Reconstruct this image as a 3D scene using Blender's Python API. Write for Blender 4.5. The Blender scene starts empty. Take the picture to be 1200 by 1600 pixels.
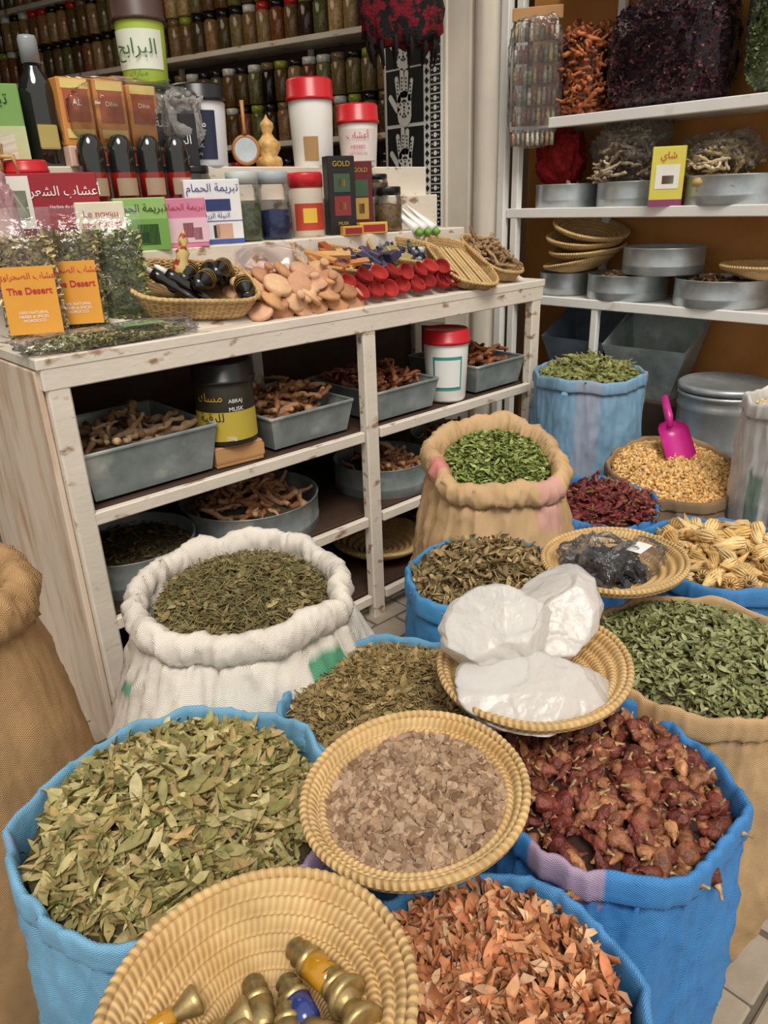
import bpy, bmesh, math, random
import numpy as np
from mathutils import Vector, Matrix, Euler, noise
random.seed(7); rng=np.random.default_rng(7)
SC=bpy.context.scene; COL=SC.collection
SC.view_settings.view_transform='Standard'
FL=-0.25
def lin(c):
    return tuple(((x/255)/12.92 if x/255<=.04045 else ((x/255+.055)/1.055)**2.4) for x in c[:3])
# ---------------- materials ----------------
def M(name,col=(200,200,200),rough=.6,metal=0,var=.15,vs=8,bump=0.,bs=40,attr=False,alpha=1,weave=None,col2=None,c2=(.5,.6),c2s=6,spec=.5,stretch=(1,1,1),bd=.01,spiral=0,trans=0):
    m=bpy.data.materials.new(name); m.use_nodes=True; nt=m.node_tree; N=nt.nodes; L=nt.links
    b=N['Principled BSDF']; b.inputs['Roughness'].default_value=rough; b.inputs['Metallic'].default_value=metal
    b.inputs['Alpha'].default_value=alpha; b.inputs['Specular IOR Level'].default_value=spec; b.inputs['Transmission Weight'].default_value=trans
    tc=N.new('ShaderNodeTexCoord'); mp=N.new('ShaderNodeMapping'); mp.inputs['Scale'].default_value=stretch; L.new(tc.outputs['Object'],mp.inputs[0])
    if attr:
        a=N.new('ShaderNodeAttribute'); a.attribute_name='Col'; base=a.outputs['Color']
    else:
        a=N.new('ShaderNodeRGB'); a.outputs[0].default_value=(*lin(col),1); base=a.outputs[0]
    if col2:
        n=N.new('ShaderNodeTexNoise'); n.inputs['Scale'].default_value=c2s; n.inputs['Detail'].default_value=8; L.new(mp.outputs[0],n.inputs['Vector'])
        mr=N.new('ShaderNodeMapRange'); mr.inputs[1].default_value=c2[0]; mr.inputs[2].default_value=c2[1]; L.new(n.outputs['Fac'],mr.inputs[0])
        mx=N.new('ShaderNodeMix'); mx.data_type='RGBA'; L.new(mr.outputs[0],mx.inputs[0]); L.new(base,mx.inputs[6]); mx.inputs[7].default_value=(*lin(col2),1); base=mx.outputs[2]
    n=N.new('ShaderNodeTexNoise'); n.inputs['Scale'].default_value=vs; n.inputs['Detail'].default_value=5; L.new(mp.outputs[0],n.inputs['Vector'])
    mr=N.new('ShaderNodeMapRange'); mr.inputs[1].default_value=.3; mr.inputs[2].default_value=.7; mr.inputs[3].default_value=1-var; mr.inputs[4].default_value=1+var; L.new(n.outputs['Fac'],mr.inputs[0])
    mu=N.new('ShaderNodeVectorMath'); mu.operation='SCALE'; L.new(base,mu.inputs[0]); L.new(mr.outputs[0],mu.inputs['Scale']); base=mu.outputs[0]
    h=None
    if weave:
        nu,nv,st,dk=weave
        sp=N.new('ShaderNodeSeparateXYZ'); L.new(tc.outputs['UV'],sp.inputs[0])
        def sn(o,k,add=None):
            x=N.new('ShaderNodeMath'); x.operation='MULTIPLY'; x.inputs[1].default_value=k*math.tau; L.new(o,x.inputs[0]); o2=x.outputs[0]
            if add:
                y=N.new('ShaderNodeMath'); y.operation='MULTIPLY_ADD'; y.inputs[1].default_value=add; L.new(sp.outputs[1],y.inputs[0]); L.new(o2,y.inputs[2]); o2=y.outputs[0]
            s=N.new('ShaderNodeMath'); s.operation='SINE'; L.new(o2,s.inputs[0]); return s.outputs[0]
        s1=sn(sp.outputs[0],nu,spiral)
        if nv==0: h=s1
        else:
            s2=sn(sp.outputs[1],nv); p=N.new('ShaderNodeMath'); p.operation='MULTIPLY'; L.new(s1,p.inputs[0]); L.new(s2,p.inputs[1]); h=p.outputs[0]
        mr2=N.new('ShaderNodeMapRange'); mr2.inputs[1].default_value=-1; mr2.inputs[2].default_value=-.5 if nv==0 else .3; mr2.inputs[3].default_value=1-dk; mr2.inputs[4].default_value=1; L.new(h,mr2.inputs[0])
        mu=N.new('ShaderNodeVectorMath'); mu.operation='SCALE'; L.new(base,mu.inputs[0]); L.new(mr2.outputs[0],mu.inputs['Scale']); base=mu.outputs[0]
        bp=N.new('ShaderNodeBump'); bp.inputs['Strength'].default_value=st; bp.inputs['Distance'].default_value=.003; L.new(h,bp.inputs['Height']); L.new(bp.outputs[0],b.inputs['Normal'])
    if bump:
        n2=N.new('ShaderNodeTexNoise'); n2.inputs['Scale'].default_value=bs; n2.inputs['Detail'].default_value=6; L.new(mp.outputs[0],n2.inputs['Vector'])
        bp2=N.new('ShaderNodeBump'); bp2.inputs['Strength'].default_value=bump; bp2.inputs['Distance'].default_value=bd; L.new(n2.outputs['Fac'],bp2.inputs['Height'])
        if weave: L.new(bp.outputs[0],bp2.inputs['Normal'])
        L.new(bp2.outputs[0],b.inputs['Normal'])
    L.new(base,b.inputs['Base Color'])
    return m
def clear(name,col=(240,244,246),rough=.12,lo=.05,hi=.45,bump=.6,bs=14,milk=0.):
    m=bpy.data.materials.new(name); m.use_nodes=True; nt=m.node_tree; N=nt.nodes; L=nt.links; N.clear()
    o=N.new('ShaderNodeOutputMaterial'); t=N.new('ShaderNodeBsdfTransparent'); g=N.new('ShaderNodeBsdfPrincipled'); g.inputs['Base Color'].default_value=(*lin(col),1); g.inputs['Metallic'].default_value=1-milk; g.inputs['Roughness'].default_value=rough
    fr=N.new('ShaderNodeFresnel'); fr.inputs[0].default_value=1.5; mr=N.new('ShaderNodeMapRange'); mr.inputs[1].default_value=.04; mr.inputs[2].default_value=.6; mr.inputs[3].default_value=lo; mr.inputs[4].default_value=hi; mx=N.new('ShaderNodeMixShader')
    L.new(fr.outputs[0],mr.inputs[0]); L.new(mr.outputs[0],mx.inputs[0]); L.new(t.outputs[0],mx.inputs[1]); L.new(g.outputs[0],mx.inputs[2]); L.new(mx.outputs[0],o.inputs[0])
    if bump:
        tc=N.new('ShaderNodeTexCoord'); n=N.new('ShaderNodeTexNoise'); n.inputs['Scale'].default_value=bs; n.inputs['Detail'].default_value=4; L.new(tc.outputs['Object'],n.inputs['Vector'])
        bp=N.new('ShaderNodeBump'); bp.inputs['Strength'].default_value=bump; bp.inputs['Distance'].default_value=.02; L.new(n.outputs['Fac'],bp.inputs['Height']); L.new(bp.outputs[0],g.inputs['Normal']); L.new(bp.outputs[0],fr.inputs['Normal'])
    return m
mPoly=M('woven_poly_cloth',attr=True,rough=.45,var=.10,vs=7,weave=(230,230,.4,.22),bump=.35,bs=12,bd=.02,spec=.45)
mBurl=M('burlap_cloth',attr=True,rough=.9,var=.14,vs=10,weave=(230,230,.5,.26),bump=.3,bs=13,bd=.02,spec=.2)
mVeg=M('dried_plant',attr=True,rough=.72,var=.22,vs=60,spec=.3)
mShiny=M('dried_pepper_skin',attr=True,rough=.38,var=.45,vs=60,bump=.6,bs=110,spec=.45)
mStone=M('clay_stone',attr=True,rough=.95,var=.12,vs=70,bump=.3,bs=150,spec=.2)
mStraw=M('straw_coil',(222,188,134),rough=.75,var=.14,vs=14,weave=(95,0,.5,.28),spiral=170,spec=.3,col2=(196,154,96),c2=(.45,.8),c2s=10)
mStrawR=M('straw_rim',(216,180,124),rough=.75,var=.18,vs=20,weave=(90,0,.6,.3),spiral=60,spec=.3)
mWick=M('wicker_weave',(212,172,116),rough=.7,var=.2,vs=25,weave=(40,60,1.,.45))
mSalt=M('salt_crystal',(250,245,240),rough=.25,var=.05,vs=14,bump=.45,bs=45,bd=.005,col2=(232,224,220),c2=(.45,.75),c2s=14,trans=.4)
b=mSalt.node_tree.nodes['Principled BSDF']; b.inputs['Subsurface Weight'].default_value=.4; b.inputs['Subsurface Radius'].default_value=(.03,.027,.025); b.inputs['Subsurface Scale'].default_value=1; b.inputs['IOR'].default_value=1.4
mWhiteWood=M('painted_white_wood',(228,217,202),rough=.55,var=.06,vs=5,col2=(156,124,94),c2=(.59,.67),c2s=9,bump=.15,bs=30,stretch=(1,2,2))
mPanel=M('whitewashed_plywood',(230,210,190),rough=.6,var=.08,vs=4,col2=(196,158,126),c2=(.48,.72),c2s=5,stretch=(3,3,.6),bump=.1)
mShelfW=M('shelf_white_paint',(240,237,232),rough=.45,var=.04,vs=6,col2=(205,192,174),c2=(.62,.75))
mOchre=M('ochre_wall_paint',(190,132,68),rough=.8,var=.1,vs=3,col2=(152,98,46),c2=(.5,.75),c2s=3,bump=.15,bs=25)
mWall=M('plaster_wall',(228,218,202),rough=.85,var=.06,vs=3,bump=.2,bs=12)
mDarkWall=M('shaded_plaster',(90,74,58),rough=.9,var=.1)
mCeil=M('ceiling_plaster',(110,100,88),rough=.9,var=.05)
mGalv=M('galvanised_steel',(184,192,196),rough=.36,metal=.65,var=.15,vs=14,bump=.08,bs=30)
mGalvD=M('galvanised_steel_dull',(146,156,156),rough=.48,metal=.35,var=.22,vs=12,bump=.1,col2=(186,190,186),c2=(.55,.7),c2s=7)
mBlackP=M('black_plastic',(28,27,30),rough=.3,var=.1)
mRedP=M('red_plastic',(200,36,46),rough=.3,var=.06)
mWhiteP=M('white_plastic',(236,233,228),rough=.35,var=.04)
mMag=M('magenta_plastic',(190,40,132),rough=.3,var=.06)
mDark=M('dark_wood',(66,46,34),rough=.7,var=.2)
mBlack=M('black_ink',(20,20,22),rough=.7,var=.1)
mInkW=M('white_ink',(240,240,236),rough=.6,var=.02)
mInkR=M('red_ink',(190,40,50),rough=.6,var=.02)
mInkG=M('gold_ink',(200,160,60),rough=.5,var=.02)
mInkB=M('blue_ink',(40,50,120),rough=.6,var=.02)
mClay=M('terracotta_pumice',attr=True,rough=.9,var=.1,vs=40,bump=.25,bs=160,bd=.004,spec=.2)
mCard=M('cardboard',(186,140,92),rough=.8,var=.1)
mGlass=clear('clear_glass',(225,235,235),.05,.05,.8,bump=0)
mFilm=clear('clear_plastic_film',(245,247,250),.12,.06,.9,bump=1.,bs=13,milk=.2)
mFilm2=clear('crinkled_bag_film',(240,242,248),.10,.03,.9,bump=1.,bs=10,milk=.1)
mJar=M('filled_glass_jar',attr=True,rough=.14,var=.35,vs=45,spec=.6)
mBrass=M('aged_brass',(176,154,106),rough=.42,metal=.75,var=.3,vs=50,bump=.15,bs=60)
mAmber=M('amber_glass',(190,136,30),rough=.1,var=.15,spec=.8)
mBlueG=M('blue_enamel',(46,62,130),rough=.2,var=.1,spec=.8)
mBamboo=M('bamboo',(212,180,128),rough=.6,var=.15,vs=20)
mPave=M('paving_stone',(160,148,132),rough=.8,var=.15,vs=7,bump=.3,bs=30)
mMortar=M('paving_joint',(104,96,84),rough=.9,var=.15,vs=14,bump=.3)
_pc={}
def paint(c,rough=.45,var=.05):
    k=(c,rough)
    if k not in _pc:
        g=.3*c[0]+.59*c[1]+.11*c[2]; _pc[k]=M('printed_card_%02x%02x%02x'%c,tuple(x*.86+g*.14 for x in c),rough=rough,var=var)
    return _pc[k]
# ---------------- geometry helpers ----------------
def empty(name,loc=(0,0,0),rot=(0,0,0)):
    o=bpy.data.objects.new(name,None); o.empty_display_size=.1; COL.objects.link(o); o.location=loc; o.rotation_euler=rot; return o
def obj(name,V,Fc,mat,parent=None,loc=(0,0,0),rot=(0,0,0),smooth=True,cols=None,uvs=None):
    me=bpy.data.meshes.new(name); me.from_pydata([tuple(v) for v in V],[],Fc)
    me.materials.append(mat)
    if smooth: me.polygons.foreach_set('use_smooth',[True]*len(me.polygons))
    if cols is not None:
        a=me.color_attributes.new('Col','FLOAT_COLOR','POINT'); c=np.ones((len(V),4),dtype=np.float32); c[:,:3]=cols; a.data.foreach_set('color',c.ravel())
    if uvs is not None:
        l=me.uv_layers.new(name='UVMap'); l.data.foreach_set('uv',np.asarray(uvs,dtype=np.float32).ravel())
    me.update(); o=bpy.data.objects.new(name,me); COL.objects.link(o); o.location=loc; o.rotation_euler=rot
    if parent: o.parent=parent
    return o
def lathe(name,prof,mat,parent=None,loc=(0,0,0),rot=(0,0,0),seg=40,disp=None,colf=None,smooth=True,a0=0,a1=math.tau):
    n=len(prof); full=abs(a1-a0-math.tau)<1e-6; ns=seg if full else seg+1
    d=[0]
    for i in range(1,n): d.append(d[-1]+math.hypot(prof[i][0]-prof[i-1][0],prof[i][1]-prof[i-1][1]))
    V=[];C=[]
    for i,(r,z) in enumerate(prof):
        for j in range(ns):
            a=a0+(a1-a0)*j/seg; p=Vector((r*math.cos(a),r*math.sin(a),z))
            if disp: p=disp(p,i,a,d[i]/d[-1])
            V.append(p)
            if colf: C.append(colf(a,i,p))
    Fc=[];U=[]
    for i in range(n-1):
        for j in range(seg):
            k=(j+1)%ns
            Fc.append((i*ns+j,i*ns+k,(i+1)*ns+k,(i+1)*ns+j)); U+= [(j/seg,d[i]),((j+1)/seg,d[i]),((j+1)/seg,d[i+1]),(j/seg,d[i+1])]
    return obj(name,V,Fc,mat,parent,loc,rot,smooth,C if colf else None,U)
def boxes(name,L,mat,parent=None,loc=(0,0,0),rot=(0,0,0),bev=.004):
    bm=bmesh.new()
    for (cx,cy,cz,sx,sy,sz) in L:
        bmesh.ops.create_cube(bm,size=1,matrix=Matrix.Translation((cx,cy,cz))@Matrix.Diagonal((sx,sy,sz,1)))
    if bev: bmesh.ops.bevel(bm,geom=bm.edges[:],offset=bev,segments=1,affect='EDGES')
    me=bpy.data.meshes.new(name); bm.to_mesh(me); bm.free(); me.materials.append(mat)
    o=bpy.data.objects.new(name,me); COL.objects.link(o); o.location=loc; o.rotation_euler=rot
    if parent: o.parent=parent
    return o
def tubegeo(path,rad,seg=8,ridge=0,ph=0):
    P=[Vector(p) for p in path]; V=[];Fc=[]; n=len(P)
    if not isinstance(rad,(list,tuple)): rad=[rad]*n
    up=Vector((.13,.21,.97))
    for i in range(n):
        t=(P[min(i+1,n-1)]-P[max(i-1,0)]).normalized(); s=t.cross(up)
        if s.length<.05: s=t.cross(Vector((1,0,0)))
        s.normalize(); q=s.cross(t)
        for j in range(seg):
            a=math.tau*j/seg; k=rad[i]*(1+ridge*math.sin(3*a+ph+i*.5)+ridge*.6*math.sin(5*a+ph*2-i*.4)); V.append(P[i]+(s*math.cos(a)+q*math.sin(a))*k)
    for i in range(n-1):
        for j in range(seg):
            k=(j+1)%seg; Fc.append((i*seg+j,i*seg+k,(i+1)*seg+k,(i+1)*seg+j))
    Fc.append(tuple(range(seg))[::-1]); Fc.append(tuple((n-1)*seg+j for j in range(seg)))
    return V,Fc
def tube(name,path,rad,mat,parent=None,loc=(0,0,0),rot=(0,0,0),seg=10):
    V,Fc=tubegeo(path,rad,seg); return obj(name,V,Fc,mat,parent,loc,rot)
def T(V,Fc,mask=None):
    V=np.array([tuple(v) for v in V],dtype=float); return (V,Fc,np.zeros(len(V)) if mask is None else np.array(mask,dtype=float))
def rots(n,tilt=.4):
    a=rng.uniform(0,math.tau,n); b=rng.normal(0,tilt,n); c=rng.normal(0,tilt,n)
    z=np.zeros(n); o=np.ones(n)
    Rz=np.stack([np.cos(a),-np.sin(a),z,np.sin(a),np.cos(a),z,z,z,o],-1).reshape(n,3,3)
    Rx=np.stack([o,z,z,z,np.cos(b),-np.sin(b),z,np.sin(b),np.cos(b)],-1).reshape(n,3,3)
    Ry=np.stack([np.cos(c),z,np.sin(c),z,o,z,-np.sin(c),z,np.cos(c)],-1).reshape(n,3,3)
    return Rz@Rx@Ry
def scatter(name,tm,P,R,S,cols,mat,parent=None,alt=(0,0,0),loc=(0,0,0),rot=(0,0,0),smooth=True):
    n=len(P); idx=rng.integers(0,len(tm),n); V=[];C=[];Fc=[];off=0; alt=np.array(alt)
    S=np.asarray(S); S=S[:,None] if S.ndim==1 else S
    for t,(tv,tf,mk) in enumerate(tm):
        I=np.where(idx==t)[0]
        for i in I:
            v=(tv*S[i])@R[i].T+P[i]; V.append(v); C.append(cols[i][None]*(1-mk[:,None])+alt[None]*mk[:,None])
            Fc+= [tuple(k+off for k in f) for f in tf]; off+=len(tv)
    return obj(name,np.concatenate(V),Fc,mat,parent,loc,rot,smooth,np.concatenate(C))
def pal(n,cs,j=.12):
    c=np.array([lin(x) for x in cs]); k=c[rng.integers(0,len(cs),n)]
    t=rng.uniform(0,.5,n)[:,None]; k=k*(1-t)+c[rng.integers(0,len(cs),n)]*t
    return np.clip(k*(1+rng.normal(0,j,n))[:,None],0,1)
def mound(n,r,h,th=.02,sx=1,sy=1):
    q=np.sqrt(rng.uniform(0,1,n)); a=rng.uniform(0,math.tau,n)
    bmp=np.array([noise.noise(Vector((q[i]*math.cos(a[i])*3,q[i]*math.sin(a[i])*3,r*9))) for i in range(n)])*.35*h
    return np.stack([q*r*np.cos(a)*sx,q*r*np.sin(a)*sy,h*(1-q**2)+bmp*(1-q)+rng.uniform(-th,0.3*th,n)],-1)
# templates
def leafT(w=.16,b=.3,fold=.05,tw=0):
    xs=[-.5,-.22,.12,.5]; V=[]
    for x in xs: V.append((x,0,b*x*x))
    for x,k in((-.22,1),(.12,.9)): V.append((x,w*k,b*x*x+fold+tw*x))
    for x,k in((-.22,1),(.12,.9)): V.append((x,-w*k,b*x*x+fold-tw*x))
    return T(V,[(0,1,4),(1,2,5,4),(2,3,5),(1,0,6),(2,1,6,7),(3,2,7)])
def leafH(w=.14,b=.3,fold=.05,tw=0,side=0,n=6):
    V=[(-.5,0,b*.25)]
    for i in range(1,n):
        x=-.5+i/n; hw=w*math.sin(math.pi*(i/n)**.85)**.8; z=b*x*x; y=side*x*x
        V+= [(x,y+hw,z+fold+tw*x*2),(x,y,z),(x,y-hw,z+fold-tw*x*2)]
    V.append((.5,side*.25,b*.25)); Fc=[(0,2,1),(0,3,2)]
    for i in range(n-2):
        o=1+3*i; Fc+=[(o,o+1,o+4,o+3),(o+1,o+2,o+5,o+4)]
    o=1+3*(n-2); L_=len(V)-1; Fc+=[(o,o+1,L_),(o+1,o+2,L_)]
    return T(V,Fc)
LEAF=[leafT(.15,.3,.05),leafT(.17,-.25,.08,.2),leafT(.13,.1,.09,-.3),leafT(.18,.5,.04,.1)]
BAY=[leafH(.12,.35,.03,.04,.1),leafH(.14,-.3,.06,-.05,-.15),leafH(.10,.2,.07,.1,.2),leafH(.13,.6,.03,-.1),leafH(.08,-.5,.05,.12,.3),leafH(.15,.15,.10,.02,.1)]
PETAL=[leafH(.15,.8,.10,.12,.2),leafH(.18,-.7,.12,-.15,-.2),leafH(.11,1.0,.10,.2,.3),leafH(.16,.3,.16,.05),leafH(.09,-1.,.06,.2,-.4)]
def twigT(k=.03):
    pts=[(-.5,0,0),(-.1,.05*random.uniform(-1,1),.04),(.5,.05,0)]
    V,Fc=tubegeo(pts,k,4); return T(V,Fc)
TWIG=[twigT(),twigT(.022),twigT(.04)]
def blobT(sub=1,j=.25,sc=(1,1,1),seed=0):
    bm=bmesh.new(); bmesh.ops.create_icosphere(bm,subdivisions=sub,radius=.5)
    V=[]
    for v in bm.verts:
        k=1+j*noise.noise(v.co*2.3+Vector((seed*5.1,0,0)))*1.6; V.append((v.co.x*k*sc[0],v.co.y*k*sc[1],v.co.z*k*sc[2]))
    Fc=[tuple(x.index for x in f.verts) for f in bm.faces]; bm.free(); return T(V,Fc)
def rockT(seed,sc=(1,1,.6),cuts=5,sphere=False,dr=(.33,.5)):
    rd=random.Random(seed); bm=bmesh.new()
    if sphere: bmesh.ops.create_icosphere(bm,subdivisions=2,radius=.55)
    else: bmesh.ops.create_cube(bm,size=1)
    for i in range(cuts):
        n=Vector((rd.uniform(-1,1),rd.uniform(-1,1),rd.uniform(-1,1))).normalized()
        r=bmesh.ops.bisect_plane(bm,geom=bm.verts[:]+bm.edges[:]+bm.faces[:],plane_co=n*rd.uniform(*dr),plane_no=n,clear_outer=True)
        e=[x for x in r['geom_cut'] if isinstance(x,bmesh.types.BMEdge)]
        if e:
            try: bmesh.ops.contextual_create(bm,geom=e)
            except Exception: pass
    bm.verts.index_update(); V=[(v.co.x*sc[0],v.co.y*sc[1],v.co.z*sc[2]) for v in bm.verts]; Fc=[tuple(x.index for x in f.verts) for f in bm.faces]; bm.free(); return T(V,Fc)
ROCK=[rockT(i,(1,.8,.55),6) for i in range(10)]
KERN=[blobT(1,.2,(1,.7,.5),i) for i in range(3)]
def chilT(seed,w=.26,bend=.25,ridge=.12,wr=.07,stem=True):
    rd=random.Random(seed); path=[];rad=[]
    pr=[0.05,.5,.9,1,.97,.85,.7,.52,.34,.16,.03]
    for i,k in enumerate(pr):
        x=-.5+i/10; path.append((x,bend*(x*x)+.03*rd.uniform(-1,1),.05*rd.uniform(-1,1))); rad.append(w*k*rd.uniform(.85,1.12))
    V,Fc=tubegeo(path,rad,11,ridge,seed); V=[v+Vector(noise.noise_vector(v*7+Vector((seed,0,0))))*wr for v in V]
    V=[Vector((v.x,v.y,v.z*.75)) for v in V]
    mk=[0]*len(V); b0=len(V)
    sp=[(-.45,.06,0),(-.55,.1,.03),(-.66,.2,.06)] if stem else [(-.45,.04,0),(-.5,.05,.0),(-.52,.06,0)]
    V2,F2=tubegeo(sp,[.1,.035,.03],5); V+=V2; Fc+=[tuple(k+b0 for k in f) for f in F2]; mk+=[1]*len(V2)
    return T(V,Fc,mk)
CHIL=[chilT(i,w=random.uniform(.15,.22),bend=random.uniform(-.6,.6)) for i in range(6)]
DATE=[chilT(20+i,w=random.uniform(.19,.29),bend=random.uniform(-.4,.4),ridge=.14,wr=.07,stem=i%3!=0) for i in range(8)]
def rootT(seed):
    rd=random.Random(seed); path=[];rad=[]
    y=z=0
    for i in range(9):
        x=-.5+i/8; y+=rd.uniform(-.07,.07); z+=rd.uniform(-.05,.05); path.append((x,y,z)); rad.append(.085*rd.uniform(.6,1.3)*(1 if i<7 else .6))
    V,Fc=tubegeo(path,rad,7); return T(V,Fc)
ROOT=[rootT(i) for i in range(6)]
# ---------------- sacks ----------------
def sack(name,x,y,zt,r,col,roll=.012,rb=None,rbot=None,patches=(),wr=.012,depth=.035,mat=None,tilt=(0,0),seed=0,base=FL,inner=None,lean=(0,0),cuff=.055):
    mat=mat or mPoly; rb=rb or r*1.06; rbot=rbot or r*.95; H=zt-base; fat=roll>.024
    e=empty(name,(x,y,base))
    prof=[(0.001,0),(rbot*.6,0),(rbot*.95,.01),(rbot*1.02,.05)]
    n=44; top=H-(3.0*roll if fat else cuff)
    for i in range(1,n+1):
        t=i/n; z=.05+(top-.05)*t
        w=math.sin(math.pi*min(1,t)**.9); rr=rbot*1.02*(1-t)+(r+(roll*.3 if fat else 0))*t+ (rb-(rbot+r)/2)*w
        prof.append((rr,z))
    nb=len(prof)
    if fat:
        for i in range(18):
            a=math.radians(-75+ (280)*i/17); prof.append((r+roll*math.cos(a),H-roll*1.5+roll*1.5*math.sin(a)))
        prof+= [(r-roll*1.05,H-roll-.04),(r-roll*1.1,H-roll-.08-depth)]; ri=r-roll
    else:
        prof+= [(r+.007,top-.003),(r+.010,top+.002),(r+.010,top+cuff*.25),(r+.010,top+cuff*.5),(r+.009,H-.012),(r+.006,H-.003),(r+.001,H),(r-.004,H-.002),(r-.007,H-.012),(r-.010,H-.04),(r-.014,H-.1-depth)]; ri=r-.010
    c0=np.array(lin(col)); pt=[(a0,a1,z0,z1,np.array(lin(c))) for a0,a1,z0,z1,c in patches]; ic=np.array(lin(inner)) if inner else c0
    sd=Vector((seed*3.7+x*5,y*3,0))
    def rid(v,k,p): return max(0,1-abs(noise.noise(v))*k)**p
    def disp(p,i,a,v):
        t=p.z/H; ca,sa=math.cos(a),math.sin(a); R=math.hypot(p.x,p.y)
        if R<.01: return p
        N1=noise.noise(Vector((ca*1.6,sa*1.6,p.z*1.8))+sd); N2=noise.noise(Vector((ca*4,sa*4,p.z*2.5))+sd)
        c1=rid(Vector((ca*5+p.z*1.2,sa*5,p.z*1.2))+sd,3.2,2); c2_=rid(Vector((ca*2.5,sa*2.5,p.z*8+ca*3))+sd*2,4.5,2); c3=rid(Vector((ca*6-p.z*6,sa*6+p.z*5,p.z*2))+sd*3,4.5,2); c4=rid(Vector((ca*9+p.z*8,sa*9-p.z*7,p.z*6))+sd*4,6,2)
        k=wr*(1.7*N1+.8*N2+.55*c1*t+.45*c2_+.4*c3+.25*c4)
        if i>=nb:
            if fat: k=wr*(1.7*N1+.7*N2+.4*c1)+roll*(.26*rid(Vector((ca*5+i*.10,sa*5,i*.08))+sd,4,2)+.22*rid(Vector((ca*9-i*.16,sa*9,i*.05))+sd,5,2)+.16*rid(Vector((ca*15+i*.2,sa*15,i*.1))+sd,5,2))
            else: k=wr*(1.7*N1+.8*N2+.5*c1)
        R2=R+k; tt=max(0,min(1,t))**3
        q=Vector((R2*ca,R2*sa,p.z))
        q.z+=tt*(q.x*tilt[0]+q.y*tilt[1]+ 1.1*wr*noise.noise(Vector((ca*1.8,sa*1.8,3))+sd)+.008*noise.noise(Vector((ca*5,sa*5,7))+sd))
        if fat and i>=nb: q.z+=roll*.45*noise.noise(Vector((ca*2.6,sa*2.6,9))+sd)
        q.x+=lean[0]*tt; q.y+=lean[1]*tt
        return q
    def colf(a,i,p):
        c=c0 if i<nb+(9 if fat else 7) else ic; h=p.z+base
        for a0,a1,z0,z1,cc in pt:
            d=(math.degrees(a)-a0)%360
            if d<(a1-a0)%360.001 and z0<=h<=z1: c=cc
        return c
    lathe('cloth',prof,mat,e,seg=240,disp=disp,colf=colf)
    return e,ri,H-depth
def fill(e,R,z0,h,tm,n,size,cols,mat=None,tilt_r=.4,th=.02,tilt=(0,0),alt=(0,0,0),sjit=.25,nm='contents',soil=None,smooth=True):
    mat=mat or mVeg
    P=mound(n,R*.99,h,th); S=size*np.clip(1+rng.normal(0,sjit,n),.4,1.9)
    P[:,2]+=z0+P[:,0]*tilt[0]+P[:,1]*tilt[1]
    def dp(p,i,a,v): return Vector((p.x,p.y,p.z+p.x*tilt[0]+p.y*tilt[1]))
    lathe(nm+'_bed',[(R*1.03*k/8+.0005,z0-.5*th-.004+h*(1-(k/8)**2)) for k in range(9)],paint(soil or (74,62,38),.9,.3),e,seg=32,disp=dp)
    return scatter(nm,tm,P,rots(n,tilt_r),S,pal(n,cols),mat,e,alt=lin(alt),smooth=smooth)
# ---------------- coil basket ----------------
def coil_basket(name,x,y,z,R,depth,rot=(0,0,0),n=12,flat=.4,oval=1.0):
    e=empty(name,(x,y,z),rot); pitch=R/n; prof=[]
    def zf(s): 
        return 0 if s<flat else depth*((s-flat)/(1-flat))**1.25
    for i in range(n*8+1):
        s=i/(n*8); zz=zf(s)+.62*pitch*abs(math.sin(math.pi*s*n))**.7; prof.append((max(.001,s*R),zz))
    for i in range(n*8,-1,-4):
        s=i/(n*8); prof.append((max(.001,s*R+.006*(s>.3)),zf(s)-.008))
    ph=x*7
    dp=lambda p,i,a,v: Vector((p.x*(1+.014*math.sin(2*a+ph)),p.y*oval*(1+.014*math.sin(2*a+ph)),p.z+.004*noise.noise(Vector((p.x*9,p.y*9,x)))))
    lathe('coiled_bowl',prof,mStraw,e,seg=120,disp=dp)
    pr=[(R+.004+.007*math.cos(t),depth+.004+.009*math.sin(t)) for t in [math.tau*k/10 for k in range(11)]]
    lathe('rim_binding',pr,mStrawR,e,seg=360,disp=lambda p,i,a,v: Vector(((p.x)*(1+.003*math.sin(a*90)+.014*math.sin(2*a+ph)),p.y*oval*(1+.003*math.sin(a*90)+.014*math.sin(2*a+ph)),p.z+.0006*math.sin(a*90+i)+.004*noise.noise(Vector((p.x*9,p.y*9,x))))))
    return e
def text(body,size,mat,parent,loc,rot=(0,0,0),R=None,bold=0,name='lettering',align='CENTER'):
    cu=bpy.data.curves.new(name,'FONT'); cu.body=body; cu.size=size; cu.align_x=align; cu.align_y='CENTER'; cu.offset=bold
    o=bpy.data.objects.new(name,cu); COL.objects.link(o); bpy.context.view_layer.update()
    me=bpy.data.meshes.new_from_object(o.evaluated_get(bpy.context.evaluated_depsgraph_get())); bpy.data.objects.remove(o)
    me.materials.clear(); me.materials.append(mat)
    for v in me.vertices:
        x_,y_=v.co.x,v.co.y
        if R: v.co=(R*math.sin(x_/R),-R*math.cos(x_/R),y_)
        else: v.co=(x_,0,y_)
    o=bpy.data.objects.new(name,me); COL.objects.link(o); o.parent=parent; o.location=loc; o.rotation_euler=rot; return o
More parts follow.
